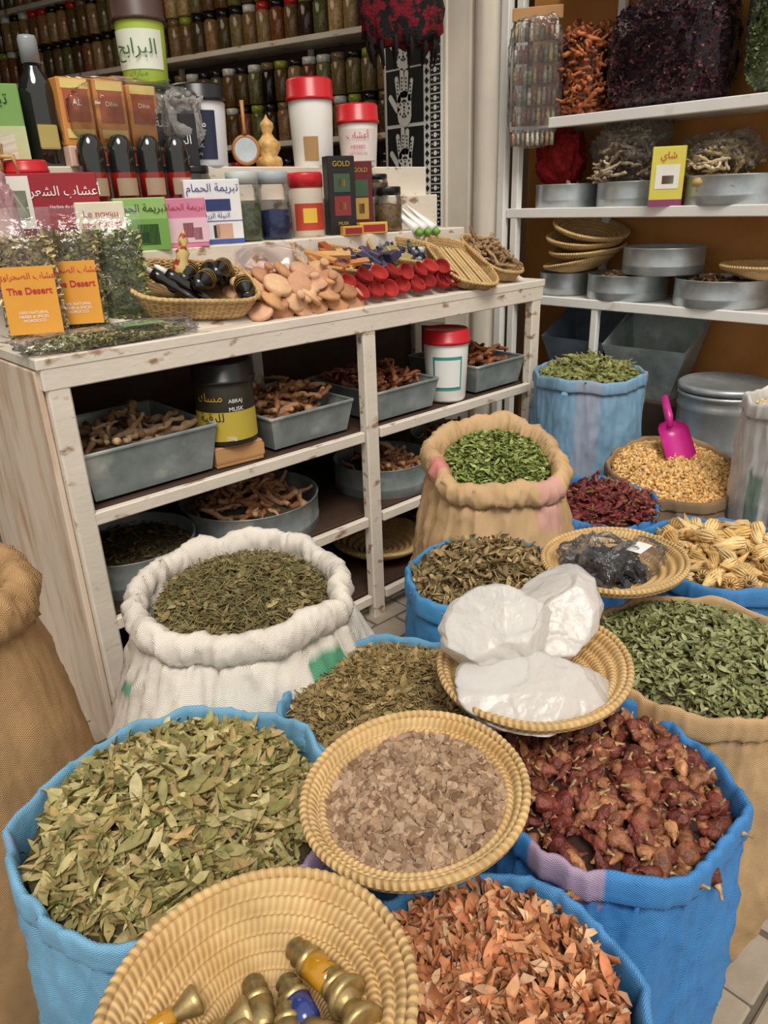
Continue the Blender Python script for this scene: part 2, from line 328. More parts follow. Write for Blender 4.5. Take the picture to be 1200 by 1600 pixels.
AR={'ا':0xFE8D,'أ':0xFE83,'ب':0xFE8F,'ت':0xFE95,'ة':0xFE93,'ج':0xFE9D,'ح':0xFEA1,'خ':0xFEA5,'د':0xFEA9,'ر':0xFEAD,'ز':0xFEAF,'س':0xFEB1,'ش':0xFEB5,'ص':0xFEB9,'ع':0xFEC9,'غ':0xFECD,'ق':0xFED5,'ك':0xFED9,'ل':0xFEDD,'م':0xFEE1,'ن':0xFEE5,'ه':0xFEE9,'و':0xFEED,'ي':0xFEF1,'ء':0xFE80}
NJ='اأدرزوةء'
def ar(s):
    out=''
    for i,c in enumerate(s):
        if c not in AR: out+=c; continue
        p=i>0 and s[i-1] in AR and s[i-1] not in NJ; n=i<len(s)-1 and s[i+1] in AR and c not in NJ and c!='ء'
        b=AR[c]; out+=chr(b+(3 if p and n else 1 if p else 2 if n else 0))
    return out[::-1]
# =====================================================  ROOM
boxes('floor',[(2,3.5,FL-.05,14,16,.1)],mMortar,bev=0)
pv=[]
for i in range(22):
    for j in range(30):
        xx=-1+i*.22+(j%2)*.11; yy=-1.6+j*.15
        pv.append((xx+random.uniform(-.008,.008),yy,FL+.002+random.uniform(0,.004),.205,.135,.016))
boxes('paving_stones',pv,mPave,bev=.006)
boxes('wall_right',[(4.1,.9,1.7,.12,4.2,4.1)],mOchre,bev=0)
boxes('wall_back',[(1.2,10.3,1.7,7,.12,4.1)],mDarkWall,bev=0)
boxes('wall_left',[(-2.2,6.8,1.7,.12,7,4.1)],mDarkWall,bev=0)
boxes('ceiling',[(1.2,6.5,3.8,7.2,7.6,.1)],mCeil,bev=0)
JR=math.radians(-73.7)
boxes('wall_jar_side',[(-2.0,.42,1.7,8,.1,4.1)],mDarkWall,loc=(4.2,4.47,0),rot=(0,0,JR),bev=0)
lathe('round_pillar',[(.001,FL),(.1,FL)]+[(.1,FL+3.99*k/30) for k in range(1,31)]+[(.001,3.74)],mWall,loc=(3.66,2.98,0),seg=48,disp=lambda p,i,a,v:p*1.0+Vector((math.cos(a),math.sin(a),0))*(.006*noise.noise(Vector((math.cos(a)*2,math.sin(a)*2,p.z*2))) if math.hypot(p.x,p.y)>.05 else 0))
boxes('trim_1',[(3.66,3.2,1.75,.1,.2,3.98)],mWall,bev=.01)
boxes('trim_2',[(3.60,2.84,1.75,.05,.05,3.98)],mShelfW)
# =====================================================  COUNTER
X0,X1,YF,YB=.74,3.22,2.30,3.16
ct=empty('display_counter',(0,0,0))
legs=[]
for lx in (X0+.035,2.04,X1-.035):
    legs.append((lx,YF,(1.13+FL)/2,.07,.05,1.13-FL)); legs.append((lx,YB-.02,(1.13+FL)/2,.06,.05,1.13-FL))
boxes('frame_legs',legs,mWhiteWood,ct,bev=.006)
boxes('top_board',[((X0+X1)/2,(YF+YB)/2,1.182,X1-X0+.04,YB-YF+.06,.035)],mWhiteWood,ct)
boxes('front_apron',[((X0+X1)/2,YF-.005,1.135,X1-X0+.02,.045,.07)],mWhiteWood,ct)
for k,z in enumerate((.68,.28,-.12)):
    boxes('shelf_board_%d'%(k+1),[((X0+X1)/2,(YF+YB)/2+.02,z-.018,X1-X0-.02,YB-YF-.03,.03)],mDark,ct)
    boxes('shelf_edge_%d'%(k+1),[((X0+2.0)/2+.02,YF-.008,z-.02,2.0-X0-.05,.03,.045),((X1+2.08)/2-.02,YF-.008,z-.02,X1-2.08-.05,.03,.045)],mWhiteWood,ct)
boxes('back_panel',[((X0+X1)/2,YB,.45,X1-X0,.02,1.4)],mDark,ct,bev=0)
boxes('side_panel',[(X0-.012,(YF+YB)/2,(1.16+FL)/2,.02,YB-YF,1.16-FL)],mPanel,ct)
boxes('riser_steps',[(1.95,2.80,1.325,2.3,.22,.25),(1.95,2.93,1.4,2.3,.1,.42),(1.95,3.06,1.47,2.3,.2,.55)],mWhiteWood,ct)
SS=.42; SL=math.atan(SS)
def sz(Y): return 1.207+SS*(Y-2.34)
V=[(X0+.05,2.34,1.2),(X1-.05,2.34,1.2),(X1-.05,2.7,sz(2.7)-.008),(X0+.05,2.7,sz(2.7)-.008),(X0+.05,2.7,1.2),(X1-.05,2.7,1.2)]
obj('sloped_board',V,[(0,1,2,3),(0,3,4),(1,5,2),(2,5,4,3)],mWhiteWood,ct,smooth=False)
def slrot(a,extra=0): return (Matrix.Rotation(SL+extra,3,'X')@Matrix.Rotation(a,3,'Z')).to_euler()
def tray(name,x0,x1,y0,y1,z,h,content,n,size,cols,rot=0,tm=None,pile=.85):
    cx,cy=(x0+x1)/2,(y0+y1)/2; w,d=(x1-x0),(y1-y0); e=empty(name,(cx,cy,z),(0,0,rot))
    f=.9; V=[]
    for (s,zz) in ((f,0),(1,h),(.985,h+.004),(f*.98,.006)):
        for sx,sy in((-1,-1),(1,-1),(1,1),(-1,1)): V.append((sx*w/2*s,sy*d/2*s,zz))
    Fc=[(3,2,1,0),(12,13,14,15)]
    for r in range(3):
        for k in range(4): Fc.append((r*4+k,r*4+(k+1)%4,r*4+4+(k+1)%4,r*4+4+k))
    obj('metal_pan',V,Fc,mGalvD,e,smooth=False)
    boxes('rolled_edge',[(0,-d/2,h,w,.012,.012),(0,d/2,h,w,.012,.012),(-w/2,0,h,.012,d,.012),(w/2,0,h,.012,d,.012)],mGalvD,e,bev=.003)
    P=np.stack([rng.uniform(-w*.36,w*.36,n),rng.uniform(-d*.36,d*.36,n),h*.45+rng.uniform(0,h*pile,n)],-1)
    scatter(content,tm or ROOT,P,rots(n,.3),size*rng.uniform(.7,1.3,n),pal(n,cols),mVeg,e)
RC=[(160,112,74),(186,138,98),(130,88,58),(206,166,126)]
tray('tray_of_dried_roots',.82,1.32,2.33,2.85,.69,.17,'roots',50,.15,[(186,150,114),(206,174,138),(150,114,84)],pile=.6)
tray('tray_of_dried_roots',1.56,1.98,2.33,2.85,.69,.13,'roots',110,.14,RC)
tray('tray_of_dried_roots',2.1,2.5,2.32,2.8,.69,.13,'roots',110,.12,[(140,84,56),(160,102,70),(110,66,44)])
tray('tray_of_dried_roots',2.78,3.16,2.32,2.8,.69,.13,'roots',110,.12,[(140,84,56),(160,102,70),(170,120,70)])
def tin(name,x,y,z,r,h,content=None,n=0,size=.05,cols=None,tm=None,mat=None,hh=.02):
    e=empty(name,(x,y,z))
    lathe('tin_wall',[(.001,0),(r*.985,0),(r,.006),(r,h*.3),(r*1.008,h*.33),(r,h*.36),(r,h-.008),(r*1.015,h-.003),(r*1.01,h),(r*.985,h-.004),(r*.975,.01),(.001,.01)],mat or mGalv,e,seg=48,smooth=True)
    if content: fill(e,r*.93-(size*.4 if tm is None else 0),h*.75,hh,tm or ROOT,n,size,cols,nm=content)
    return e
tin('round_tin_of_roots',1.60,2.62,.27,.30,.16,'roots',110,.14,[(186,132,94),(204,162,124),(146,98,66)],hh=.07,mat=mGalvD)
tin('round_tin_of_roots',2.36,2.58,.27,.24,.15,'roots',80,.13,RC,hh=.05,mat=mGalvD)
tin('round_tin_of_roots',2.90,2.6,.27,.22,.15,'roots',80,.13,RC,hh=.05,mat=mGalvD)
tin('round_tin_of_herbs',1.03,2.6,.27,.25,.15,'herbs',700,.03,[(96,86,54),(120,104,66),(70,64,40)],tm=TWIG+LEAF,mat=mGalvD)
tin('round_tin_of_herbs',1.25,2.62,-.13,.27,.13,'herbs',600,.03,[(110,90,60),(90,74,50)],tm=TWIG+LEAF,mat=mGalvD)
coil_basket('straw_basket',2.35,2.6,-.115,.24,.08,n=8)
tin('round_tin_of_herbs',2.86,2.6,-.13,.24,.13,'herbs',500,.03,[(110,80,50),(90,70,50)],tm=TWIG+LEAF,mat=mGalvD)
boxes('cardboard_carton',[(0,0,.04,.2,.16,.08),(0,-.081,.045,.205,.004,.05)],mCard,loc=(1.42,2.42,.68),rot=(0,0,-.1))
def tub(name,x,y,z,r,h,body,lid,lidh=.05,taper=.92,label=None,rz=-.75,texts=()):
    e=empty(name,(x,y,z),(0,0,rz)); hb=h-lidh
    lathe('tub_body',[(.001,0),(r*taper*.96,0),(r*taper,.01),(r*.98,hb-.01),(r*.94,hb),(.001,hb)],body,e,seg=40)
    lathe('screw_lid',[(r*.9,hb-.005),(r*1.06,hb-.004),(r*1.07,hb+.008),(r*1.02,hb+.012),(r*1.0,h-.008),(r*.93,h),(r*.86,h-.006),(.001,h-.006)],lid,e,seg=60,disp=lambda p,i,a,v: p if i<3 else Vector((p.x*(1+.008*math.sin(a*30)),p.y*(1+.008*math.sin(a*30)),p.z)))
    if label:
        c,z0,z1,half=label; R0=r*(taper+(.98-taper)*z0/hb)+.002; R1=r*(taper+(.98-taper)*z1/hb)+.002
        lathe('paper_label',[(R0,z0),(R1,z1)],paint(c),e,seg=24,a0=-math.pi/2-half,a1=-math.pi/2+half)
    for (b_,s,m_,zz,dx) in texts:
        text(b_,s,m_,e,(0,0,zz),rot=(0,0,dx),R=r*1.0+.003)
    return e
tub('black_lidded_jar',1.42,2.42,.765,.112,.31,paint((44,40,26)),mBlackP,.075,1.0,((196,170,50),.02,.13,1.5),texts=((ar('مسك'),.045,mInkG,.185,-.3),(ar('للرقية'),.045,mBlack,.11,-.3),('ABRAJ',.02,mInkW,.17,.55),('MUSK',.022,mInkW,.14,.55),('250g',.02,mInkW,.03,.3)))
e=tub('teal_labelled_tub',2.64,2.40,.685,.11,.34,mWhiteP,mRedP,.06,.86,((60,160,150),.06,.22,.7)); lathe('inner_label',[(.103,.075),(.108,.205)],mInkW,e,seg=20,a0=-math.pi/2-.6,a1=-math.pi/2+.6)
# =====================================================  COUNTER TOP ITEMS
def card(name,x,y,z,w,d,h,c,rz=-.35,texts=(),strip=None,rx=0):
    e=empty(name,(x,y,z),(rx,0,rz)); boxes('carton',[(0,0,h/2,w,d,h)],paint(c),e,bev=.003)
    for s in (strip or []):
        c2,x0,x1,z0,z1=s; boxes('printed_panel',[((x0+x1)/2*w,-d/2-.0012,(z0+z1)/2*h,(x1-x0)*w,.0015,(z1-z0)*h)],paint(c2),e,bev=0)
    for (b_,s,m_,dx,zz) in texts: text(b_,s,m_,e,(dx*w,-d/2-.003,zz*h))
    return e
card('herbal_hair_box',1.07,2.80,1.45,.29,.09,.265,(170,30,44),texts=((ar('أعشاب الشعر'),.042,mInkW,.13,.78),('Herbes du cheveux',.015,mInkW,.13,.6)),strip=[((120,16,30),-.5,.5,.0,.35),((232,226,214),-.5,-.25,.35,.97),((120,150,90),-.46,-.3,.45,.8)])
card('date_kernel_box',1.17,2.68,1.44,.16,.05,.18,(238,226,196),texts=(('Le noyau\ndes dattes',.032,mInkR,0,.70),('et gommage',.018,mInkR,0,.35)))
card('green_soap_box',1.345,2.735,1.45,.185,.06,.18,(150,196,100),texts=((ar('تبريمة الحمام'),.036,mBlack,0,.8),),strip=[((116,172,72),-.5,.5,0,.6),((50,96,44),-.1,.3,.1,.5),((40,80,36),-.25,.1,.15,.35)])
card('rose_soap_box',1.525,2.735,1.45,.155,.06,.175,(226,130,166),texts=((ar('تبريمة الحمام'),.03,mInkR,0,.82),),strip=[((240,196,210),-.5,.5,.1,.6),((196,70,100),-.1,.15,.2,.5),((214,120,146),.15,.35,.15,.4)])
card('blue_clay_soap_box',1.69,2.80,1.45,.22,.07,.24,(234,234,238),texts=((ar('تبريمة الحمام'),.04,mInkB,0,.87),(ar('النيلة الزرقاء'),.026,mInkB,0,.45)),strip=[((60,90,170),-.5,.5,0,.08),((60,90,170),-.5,.5,.36,.37),((44,60,120),-.15,.3,.52,.7),((214,166,138),.0,.3,.08,.32),((50,34,30),-.05,.06,.1,.3)])
card('henna_box',1.58,2.99,1.742,.32,.08,.19,(34,32,36),texts=((ar('حنة'),.045,mInkW,.1,.82),(ar('الجر'),.045,mInkW,.32,.5),(ar('بالأ'),.035,mInkW,.32,.2)))
def bottle(name,x,y,z,r,h,body,cap,rz=0):
    e=empty(name,(x,y,z),(0,0,rz))
    lathe('bottle_glass',[(.001,0),(r*.9,0),(r,.01),(r,h*.58),(r*.8,h*.68),(r*.42,h*.76),(r*.38,h*.84),(.001,h*.84)],body,e,seg=28)
    lathe('bottle_cap',[(r*.38,h*.8),(r*.52,h*.8),(r*.52,h*.97),(r*.45,h),(.001,h)],cap,e,seg=24); return e
mRedL=M('red_oil_glass',(140,30,24),rough=.08,var=.1,spec=.9); mDkG=M('dark_bottle_glass',(34,34,32),rough=.06,var=.1,spec=.9)
for k in range(4):
    e=empty('oil_bottle',(1.27+k*.115,2.90,1.61)); r=.05
    lathe('bottle_glass',[(.001,0),(r,0),(r,.10),(r*.95,.11)],mRedL,e,seg=24); lathe('bottle_neck',[(r*.95,.11),(r,.16),(r*.92,.20),(r*.6,.23),(r*.5,.235),(.001,.24)],mDkG,e,seg=24)
    lathe('bottle_label',[(r+.001,.03),(r+.001,.09)],paint((180,150,120)),e,seg=16,a0=-2.6,a1=-1.0)
e=bottle('tall_dark_bottle',1.17,3.04,1.742,.062,.42,mDkG,paint((150,155,160),.3))
boxes('bottle_label',[(0,0,0,.07,.004,.08)],paint((190,170,90)),e,loc=(-.01,-.062,.1))
card('green_herb_box',1.0,3.04,1.742,.20,.09,.26,(120,170,80),texts=((ar('تبريمة'),.05,mBlack,0,.82),),strip=[((196,206,150),-.5,.5,.0,.5),((230,226,200),-.3,.3,.1,.4)])
e=empty('wicker_cup',(.90,2.93,1.61)); 
lathe('cup_weave',[(.001,0),(.05,0),(.062,.1),(.075,.2),(.07,.2),(.056,.1),(.001,.02)],mWick,e,seg=32)
tube('cup_handle',[(.06,0,.16),(.11,0,.16),(.12,0,.1),(.06,0,.06)],.008,mWick,e,rot=(0,0,-.8))
tub('red_lidded_jar',1.03,2.9,1.61,.07,.15,paint((200,190,180)),mRedP,.04,1)
def glassjar(name,x,y,z,r,h,cc,lidm,fillh=.8):
    e=empty(name,(x,y,z)); hb=h*.86
    lathe('jar_contents',[(.001,.006),(r*.92,.006),(r*.92,hb*fillh),(.001,hb*fillh+.008)],M(name+'_fill',cc,rough=.8,var=.45,vs=60,bump=.6,bs=90),e,seg=24)
    lathe('jar_glass',[(.001,0),(r*.95,0),(r,.01),(r,hb-.03),(r*.85,hb)],mGlass,e,seg=32)
    lathe('jar_lid',[(r*.8,hb-.01),(r*.92,hb-.01),(r*.92,h-.004),(r*.86,h),(.001,h)],lidm,e,seg=32); return e
mGrn=paint((110,170,50))
glassjar('glass_jar_of_herbs',1.69,2.93,1.61,.075,.135,(120,130,90),mBlackP,.6)
glassjar('glass_jar_of_powder',1.86,2.83,1.45,.072,.27,(110,120,90),paint((190,200,195)),.6)
glassjar('glass_jar_of_indigo',2.01,2.83,1.45,.075,.27,(50,60,110),paint((170,180,190)),.5)
e=empty('red_lid_jar_of_spice_mix',(2.185,2.83,1.45)); r=.078
lathe('jar_body',[(.001,0),(r*.95,0),(r,.01),(r,.2),(r*.9,.215)],paint((206,190,170),.3),e,seg=32)
lathe('label_band',[(r+.001,.03),(r+.001,.14)],paint((200,60,40)),e,seg=24,a0=-2.9,a1=-.9); lathe('label_star',[(r+.002,.06),(r+.002,.12)],paint((236,190,50)),e,seg=16,a0=-2.4,a1=-1.6)
lathe('jar_lid',[(r*.85,.205),(r*1.03,.205),(r*1.03,.255),(r*.95,.265),(.001,.265)],mRedP,e,seg=40)
card('incense_box',2.36,2.80,1.45,.13,.07,.33,(30,26,28),texts=(('GOLD',.03,mInkG,0,.9),('MUSK',.02,mInkG,0,.15)),strip=[((150,40,44),-.3,.3,.25,.5),((60,90,64),-.3,.3,.55,.78),((200,160,70),-.12,.12,.33,.42),((200,160,70),-.12,.12,.62,.71)])
card('incense_box',2.50,2.83,1.45,.12,.07,.31,(110,24,30),texts=(('GOLD',.026,mInkG,0,.88),),strip=[((190,150,60),-.3,.3,.2,.5),((60,90,64),-.3,.3,.52,.75),((120,30,30),-.12,.12,.28,.42)])
card('yellow_matchbox',2.47,2.71,1.45,.14,.05,.05,(220,180,60),strip=[((180,30,40),-.4,.4,.2,.8)])
card('yellow_matchbox',2.33,2.69,1.45,.10,.04,.04,(220,150,50),strip=[((160,30,40),-.4,.4,.2,.8)])
glassjar('glass_jar_of_spice',2.69,2.93,1.61,.075,.10,(120,100,60),mBlackP,.7)
glassjar('glass_jar_of_spice',2.66,2.80,1.45,.07,.20,(150,120,80),mBlackP,.7)
mCup=M('printed_cup',(225,225,228),rough=.35,var=.03)
tub('printed_cup_black_lid',1.83,3.05,1.742,.11,.31,mCup,mBlackP,.06,.88,((36,44,76),.03,.21,.8),texts=((ar('مسك'),.04,mInkW,.16,0),(ar('أبراج'),.03,mInkW,.12,0),('MUSK',.022,mInkW,.08,0),('ABRAJ',.014,mInkW,.05,0)))
tub('white_tub_red_lid',2.42,3.05,1.742,.105,.37,mWhiteP,mRedP,.085,.88,((180,140,80),.03,.13,.35))
tub('white_tub_red_lid',2.70,3.04,1.742,.10,.28,mWhiteP,mRedP,.08,.86,((238,222,220),.03,.17,1.1),texts=((ar('أعشاب'),.04,mInkR,.14,0),('HERBES',.022,mInkR,.09,0),('NATURELLES',.016,mInkR,.06,0)))
tub('lime_tub_brown_lid',1.60,3.03,2.03,.093,.29,paint((166,194,50)),paint((84,58,50)),.075,.9,((235,240,220),.05,.18,1.2),texts=((ar('البرابح'),.07,paint((60,110,40)),.12,0),(ar('مبارك'),.03,paint((60,110,40)),.035,0)))
e=empty('hand_mirror',(2.01,3.0,1.742),(0,0,-.6))
lathe('frame',[(.001,-.012),(.055,-.012),(.062,0),(.055,.012),(.05,.012),(.048,.006),(.001,.006)],paint((190,120,60)),e,loc=(0,0,.07),rot=(math.pi/2-.1,0,0),seg=36)
lathe('glass',[(.001,.009),(.048,.009)],M('mirror_glass',(225,230,230),rough=.05,metal=1),e,loc=(0,0,.07),rot=(math.pi/2-.1,0,0),seg=36)
tube('handle',[(0,0,.13),(0,0,.16),(0,0,.26)],[.012,.006,.009],paint((190,120,60)),e)
e=empty('carved_wooden_box',(2.15,3.03,1.742))
lathe('turned_body',[(.001,0),(.055,0),(.06,.02),(.055,.04),(.038,.05),(.055,.08),(.055,.1),(.033,.12),(.02,.14),(.031,.165),(.029,.18),(.009,.2),(.001,.215)],M('turned_wood',(206,164,96),rough=.5,var=.3,vs=50),e,seg=32)
e=empty('wrapped_tea_cartons',(1.46,3.02,1.742))
boxes('lower_carton',[(0,0,.035,.5,.16,.07)],paint((226,190,170)),e); boxes('lower_carton_print',[(-.05,-.081,.035,.36,.002,.045)],paint((190,80,60)),e,bev=0)
boxes('cartons',[(-.19,0,.18,.12,.14,.22),(-.06,0,.18,.12,.14,.22),(.07,0,.175,.12,.14,.21)],paint((224,146,60)),e)
boxes('carton_labels',[(-.19,-.072,.2,.09,.002,.1),(-.06,-.072,.2,.09,.002,.1),(.07,-.072,.2,.09,.002,.1)],paint((186,92,50)),e,bev=0)
boxes('carton_tops',[(-.19,-.072,.27,.1,.002,.03),(-.06,-.072,.27,.1,.002,.03),(.07,-.072,.265,.1,.002,.03),(-.19,-.072,.11,.1,.002,.03),(-.06,-.072,.11,.1,.002,.03)],paint((240,210,120)),e,bev=0)
text('AL',.03,mInkW,e,(-.19,-.076,.21)); text('Dihin',.022,mInkW,e,(-.06,-.076,.21)); text('Dihin',.022,mInkW,e,(.07,-.076,.21))
def filmbag(name,parent,loc,w,d,h,seed=0,mat=None,puff=.15,rot=(0,0,0),sq=.55,fine=0.):
    bm=bmesh.new(); bmesh.ops.create_icosphere(bm,subdivisions=5 if fine else 4,radius=1)
    V=[]
    for v in bm.verts:
        c=v.co; k=[math.copysign(abs(t)**sq,t) for t in c]
        nn=noise.noise(c*2.2+Vector((seed,0,0)))*puff+.5*puff*abs(noise.noise(c*6+Vector((seed,3,0))))
        if fine: nn+=fine*max(0,1-abs(noise.noise(c*5+Vector((0,seed,0))))*4)
        V.append((k[0]*w/2*(1+nn),k[1]*d/2*(1+nn),(k[2]+1)*h/2*(1+nn*.5)))
    Fc=[tuple(x.index for x in f.verts) for f in bm.faces]; bm.free(); return obj(name,V,Fc,mat or mFilm,parent,loc,rot)
filmbag('plastic_wrap',e,(.04,0,.03),.56,.2,.27,3,mFilm2,fine=.06)
mMilk=clear('cloudy_plastic_film',(232,228,222),.3,.3,.9,bump=1,bs=12,milk=.9)
filmbag('plastic_tail',e,(.22,-.02,.06),.18,.16,.2,5,mMilk,.3,fine=.12)
filmbag('pink_plastic_bag',None,(.80,2.64,1.34),.14,.14,.36,9,clear('pink_film',(236,190,196),.25,.35,.9,bump=.8,bs=12,milk=.9),fine=.1)
def packet(name,x,y,z,w,h,cols,label,rz,seed):
    e=empty(name,(x,y,z),(-.12,0,rz)); d=.05
    n=1600; P=np.stack([rng.uniform(-.46*w,.46*w,n),rng.uniform(-.45,.45,n)*d,rng.uniform(.03,.8,n)*h],-1)
    t=np.sin(np.clip(P[:,2]/h,0,1)*math.pi)**.5; P[:,1]*=t
    scatter('herbs',LEAF,P,rots(n,1.2),.03*rng.uniform(.7,1.3,n),pal(n,cols),mVeg,e)
    V=[];Fc=[];nu,nv=14,18
    for s in(-1,1):
        for i in range(nv+1):
            for j in range(nu+1):
                u=j/nu*2-1; v=i/nv; th=(1-u**4)*math.sin(min(1,v/.9)*math.pi)**.5*d*.62 if v<.9 else .001
                th*=1+.3*noise.noise(Vector((u*3,v*5,seed+s)))
                V.append((u*w/2,s*(th+.001),v*h))
    for s in range(2):
        o=s*(nu+1)*(nv+1)
        for i in range(nv):
            for j in range(nu): Fc.append((o+i*(nu+1)+j,o+i*(nu+1)+j+1,o+(i+1)*(nu+1)+j+1,o+(i+1)*(nu+1)+j))
    obj('pouch_film',V,Fc,mFilm,e); 
    if label:
        boxes('orange_label',[(0,-.040,.32*h,w*.84,.002,h*.50)],paint((236,156,36)),e,bev=0)
        text(ar('أعشاب الصحراوي'),.024,mInkR,e,(0,-.043,h*.50)); text('The Desert',.027,mInkR,e,(0,-.043,h*.39),bold=.0005)
        text('100% NATURAL\nHERBS & SPICES\nMOROCCO',.012,mInkW,e,(0,-.043,h*.2))
    return e
G1=[(176,170,110),(196,184,130),(150,142,88),(210,194,150)]
packet('herb_packet',.80,2.42,1.222,.18,.39,[(208,188,138),(178,164,106),(222,202,166)],True,-.45,1)
packet('herb_packet',.945,2.44,1.232,.17,.38,G1,True,-.5,2)
packet('herb_packet',1.10,2.47,1.245,.20,.36,[(154,162,92),(130,144,74),(180,182,120)],False,-.45,3)
e=empty('flat_herb_pouch',(.99,2.345,1.20),(0,0,.0))
n=1800; P=mound(n,.5,.03,.012); P[:,0]*=.52; P[:,1]*=.12
scatter('herbs',LEAF,P+np.array([0,0,.016]),rots(n,.5),.026*rng.uniform(.7,1.3,n),pal(n,G1+[(110,130,60)]),mVeg,e)
filmbag('pouch_film',e,(0,0,0),.56,.13,.055,4,fine=.06)
boxes('green_label',[(.1,-.02,.052,.14,.05,.002)],paint((140,190,80)),e,bev=0)
def rectbasket(name,x,y,z,L,W,Hh,rot,flare=1.15,oval=4,mat=None):
    e=empty(name,(x,y,z),rot); mat=mat or mWick
    def R(a):
        c,s=math.cos(a),math.sin(a); return 1/((abs(c)**oval+abs(s)**oval)**(1/oval))
    def dp(p,i,a,v):
        r=math.hypot(p.x,p.y)*R(a); return Vector((r*math.cos(a)*L/2,r*math.sin(a)*W/2,p.z+.0015*math.sin(a*40+i*math.pi)))
    pr=[(.01,0)]+[(1/flare*k/3,0) for k in(1,2,3)]+[(1/flare+(1-1/flare)*k/8+.012*(k%2),Hh*k/8) for k in range(1,9)]+[(.97-(.97-1/flare)*k/6,Hh-Hh*k/6+.004) for k in range(7)]+[(.01,.004)]
    lathe('woven_body',pr,mat,e,seg=120,disp=dp)
    lathe('braided_rim',[(1+.035*math.cos(t),Hh+.009*math.sin(t)) for t in [math.tau*k/8 for k in range(9)]],mStrawR,e,seg=200,disp=lambda p,i,a,v:Vector((math.hypot(p.x,p.y)*R(a)*math.cos(a)*L/2*(1+.012*math.sin(60*a)),math.hypot(p.x,p.y)*R(a)*math.sin(a)*W/2*(1+.012*math.sin(60*a)),p.z)))
    return e
e=rectbasket('basket_of_carved_flasks',1.37,2.50,sz(2.50)+.005,.46,.31,.08,slrot(-.25))
mEb=M('ebony_lacquer',(24,20,20),rough=.22,var=.2,spec=.8)
for k in range(8):
    px_,py_=-.03+.03*k,random.uniform(-.09,.09)
    f=empty('flask_%d'%(k+1),(px_,py_,.06+.02*(k%3)),(0,math.pi/2+random.uniform(-.2,.2),random.uniform(-2.8,-1.6))); f.parent=e
    lathe('flask_body',[(.001,-.06),(.022,-.06),(.032,-.045),(.034,.01),(.014,.03),(.016,.045),(.026,.05),(.026,.06),(.001,.065)],mEb,f,seg=24)
    for zz in (-.035,-.02,-.005): lathe('bone_ring',[(.0335,zz),(.0348,zz+.001),(.0345,zz+.003)],mInkG,f,seg=20)
for k in range(2):
    f=empty('brush_%d'%(k+1),(-.10+.05*k,-.03,.09),(0,1.25,2.5)); f.parent=e
    lathe('handle',[(.001,-.14),(.012,-.13),(.016,-.09),(.01,-.05),(.018,-.03),(.014,.0),(.022,.02),(.02,.05),(.001,.055)],mEb,f,seg=18)
    lathe('tip',[(.001,.05),(.012,.052),(.008,.09),(.001,.1)],mInkW,f,seg=12)
f=empty('painted_pestle',(-.02,.05,.05),(-.4,.1,0)); f.parent=e
lathe('pestle',[(.001,0),(.03,.01),(.034,.05),(.02,.08),(.026,.1),(.012,.12),(.02,.14),(.006,.17),(.001,.18)],M('painted_wood',(215,190,120),rough=.5,var=.2,col2=(170,50,40),c2=(.52,.58),c2s=30),f,seg=24)
def lt(prof,seg=14):
    V=[];Fc=[]
    for r,z in prof:
        for j in range(seg): V.append((r*math.cos(math.tau*j/seg),r*math.sin(math.tau*j/seg),z))
    for i in range(len(prof)-1):
        for j in range(seg): k=(j+1)%seg; Fc.append((i*seg+j,i*seg+k,i*seg+seg+k,i*seg+seg+j))
    return T(V,Fc)
def rotx(a):
    c,s=math.cos(a),math.sin(a); return np.array([[1,0,0],[0,c,-s],[0,s,c]])
PUM=[lt([(.001,0),(.45,0),(.5,.04),(.5,.10),(.46,.16),(.22,.22),(.13,.3),(.12,.42),(.19,.5),(.19,.56),(.12,.62),(.001,.63)],28),lt([(.001,-.04),(.42,0),(.5,.06),(.5,.18),(.44,.24),(.001,.26)],28),lt([(.001,0),(.44,0),(.5,.05),(.49,.12),(.26,.2),(.16,.34),(.2,.44),(.1,.47),(.001,.47)],28)]
e=empty('pile_of_pumice_foot_stones',(1.79,2.43,sz(2.43)),(SL,0,0)); P=[]
for ly,(nx,ny) in enumerate(((6,3),(5,3),(4,2))):
    for i in range(nx):
        for j in range(ny): P.append(((i-(nx-1)/2)*.088+random.uniform(-.012,.012),(j-(ny-1)/2)*.08+random.uniform(-.01,.01),.012+.034*ly))
P=np.array(P); n=len(P)
scatter('pieces',PUM,P,rotx(.25)[None]@rots(n,.3),.102*rng.uniform(.9,1.12,n),pal(n,[(212,162,118),(222,180,142),(188,134,96),(214,166,136)],.05),mClay,e)
CUPT=[lt([(.001,0),(.22,0),(.38,.10),(.48,.30),(.51,.50),(.49,.52),(.46,.50),(.42,.30),(.30,.14),(.001,.09)],28)]
e=empty('pile_of_red_clay_cups',(2.33,2.39,sz(2.39)),(SL,0,0)); P=[]
for ly,(nx,ny) in enumerate(((8,2),(7,1))):
    for i in range(nx):
        for j in range(ny): P.append(((i-(nx-1)/2)*.080+random.uniform(-.004,.004),-.03+j*.078+random.uniform(-.004,.004)+.04*ly,.022+.045*ly))
P=np.array(P); n=len(P)
scatter('cups',CUPT,P,rotx(.45)[None]@rots(n,.16),.076*rng.uniform(.94,1.04,n),pal(n,[(160,48,46),(176,58,54),(138,38,38)],.05),mClay,e)
e=empty('clear_plastic_tub',(1.80,2.61,sz(2.61)),slrot(0)); lathe('tub_shell',[(.001,0),(.14,0),(.155,.08),(.165,.085),(.16,.075),(.14,.005)],clear('clear_tub_plastic',(236,220,220),.1,.12,.8,bump=0,milk=.5),e,seg=40,disp=lambda p,i,a,v:Vector((p.x,p.y*.7,p.z)))
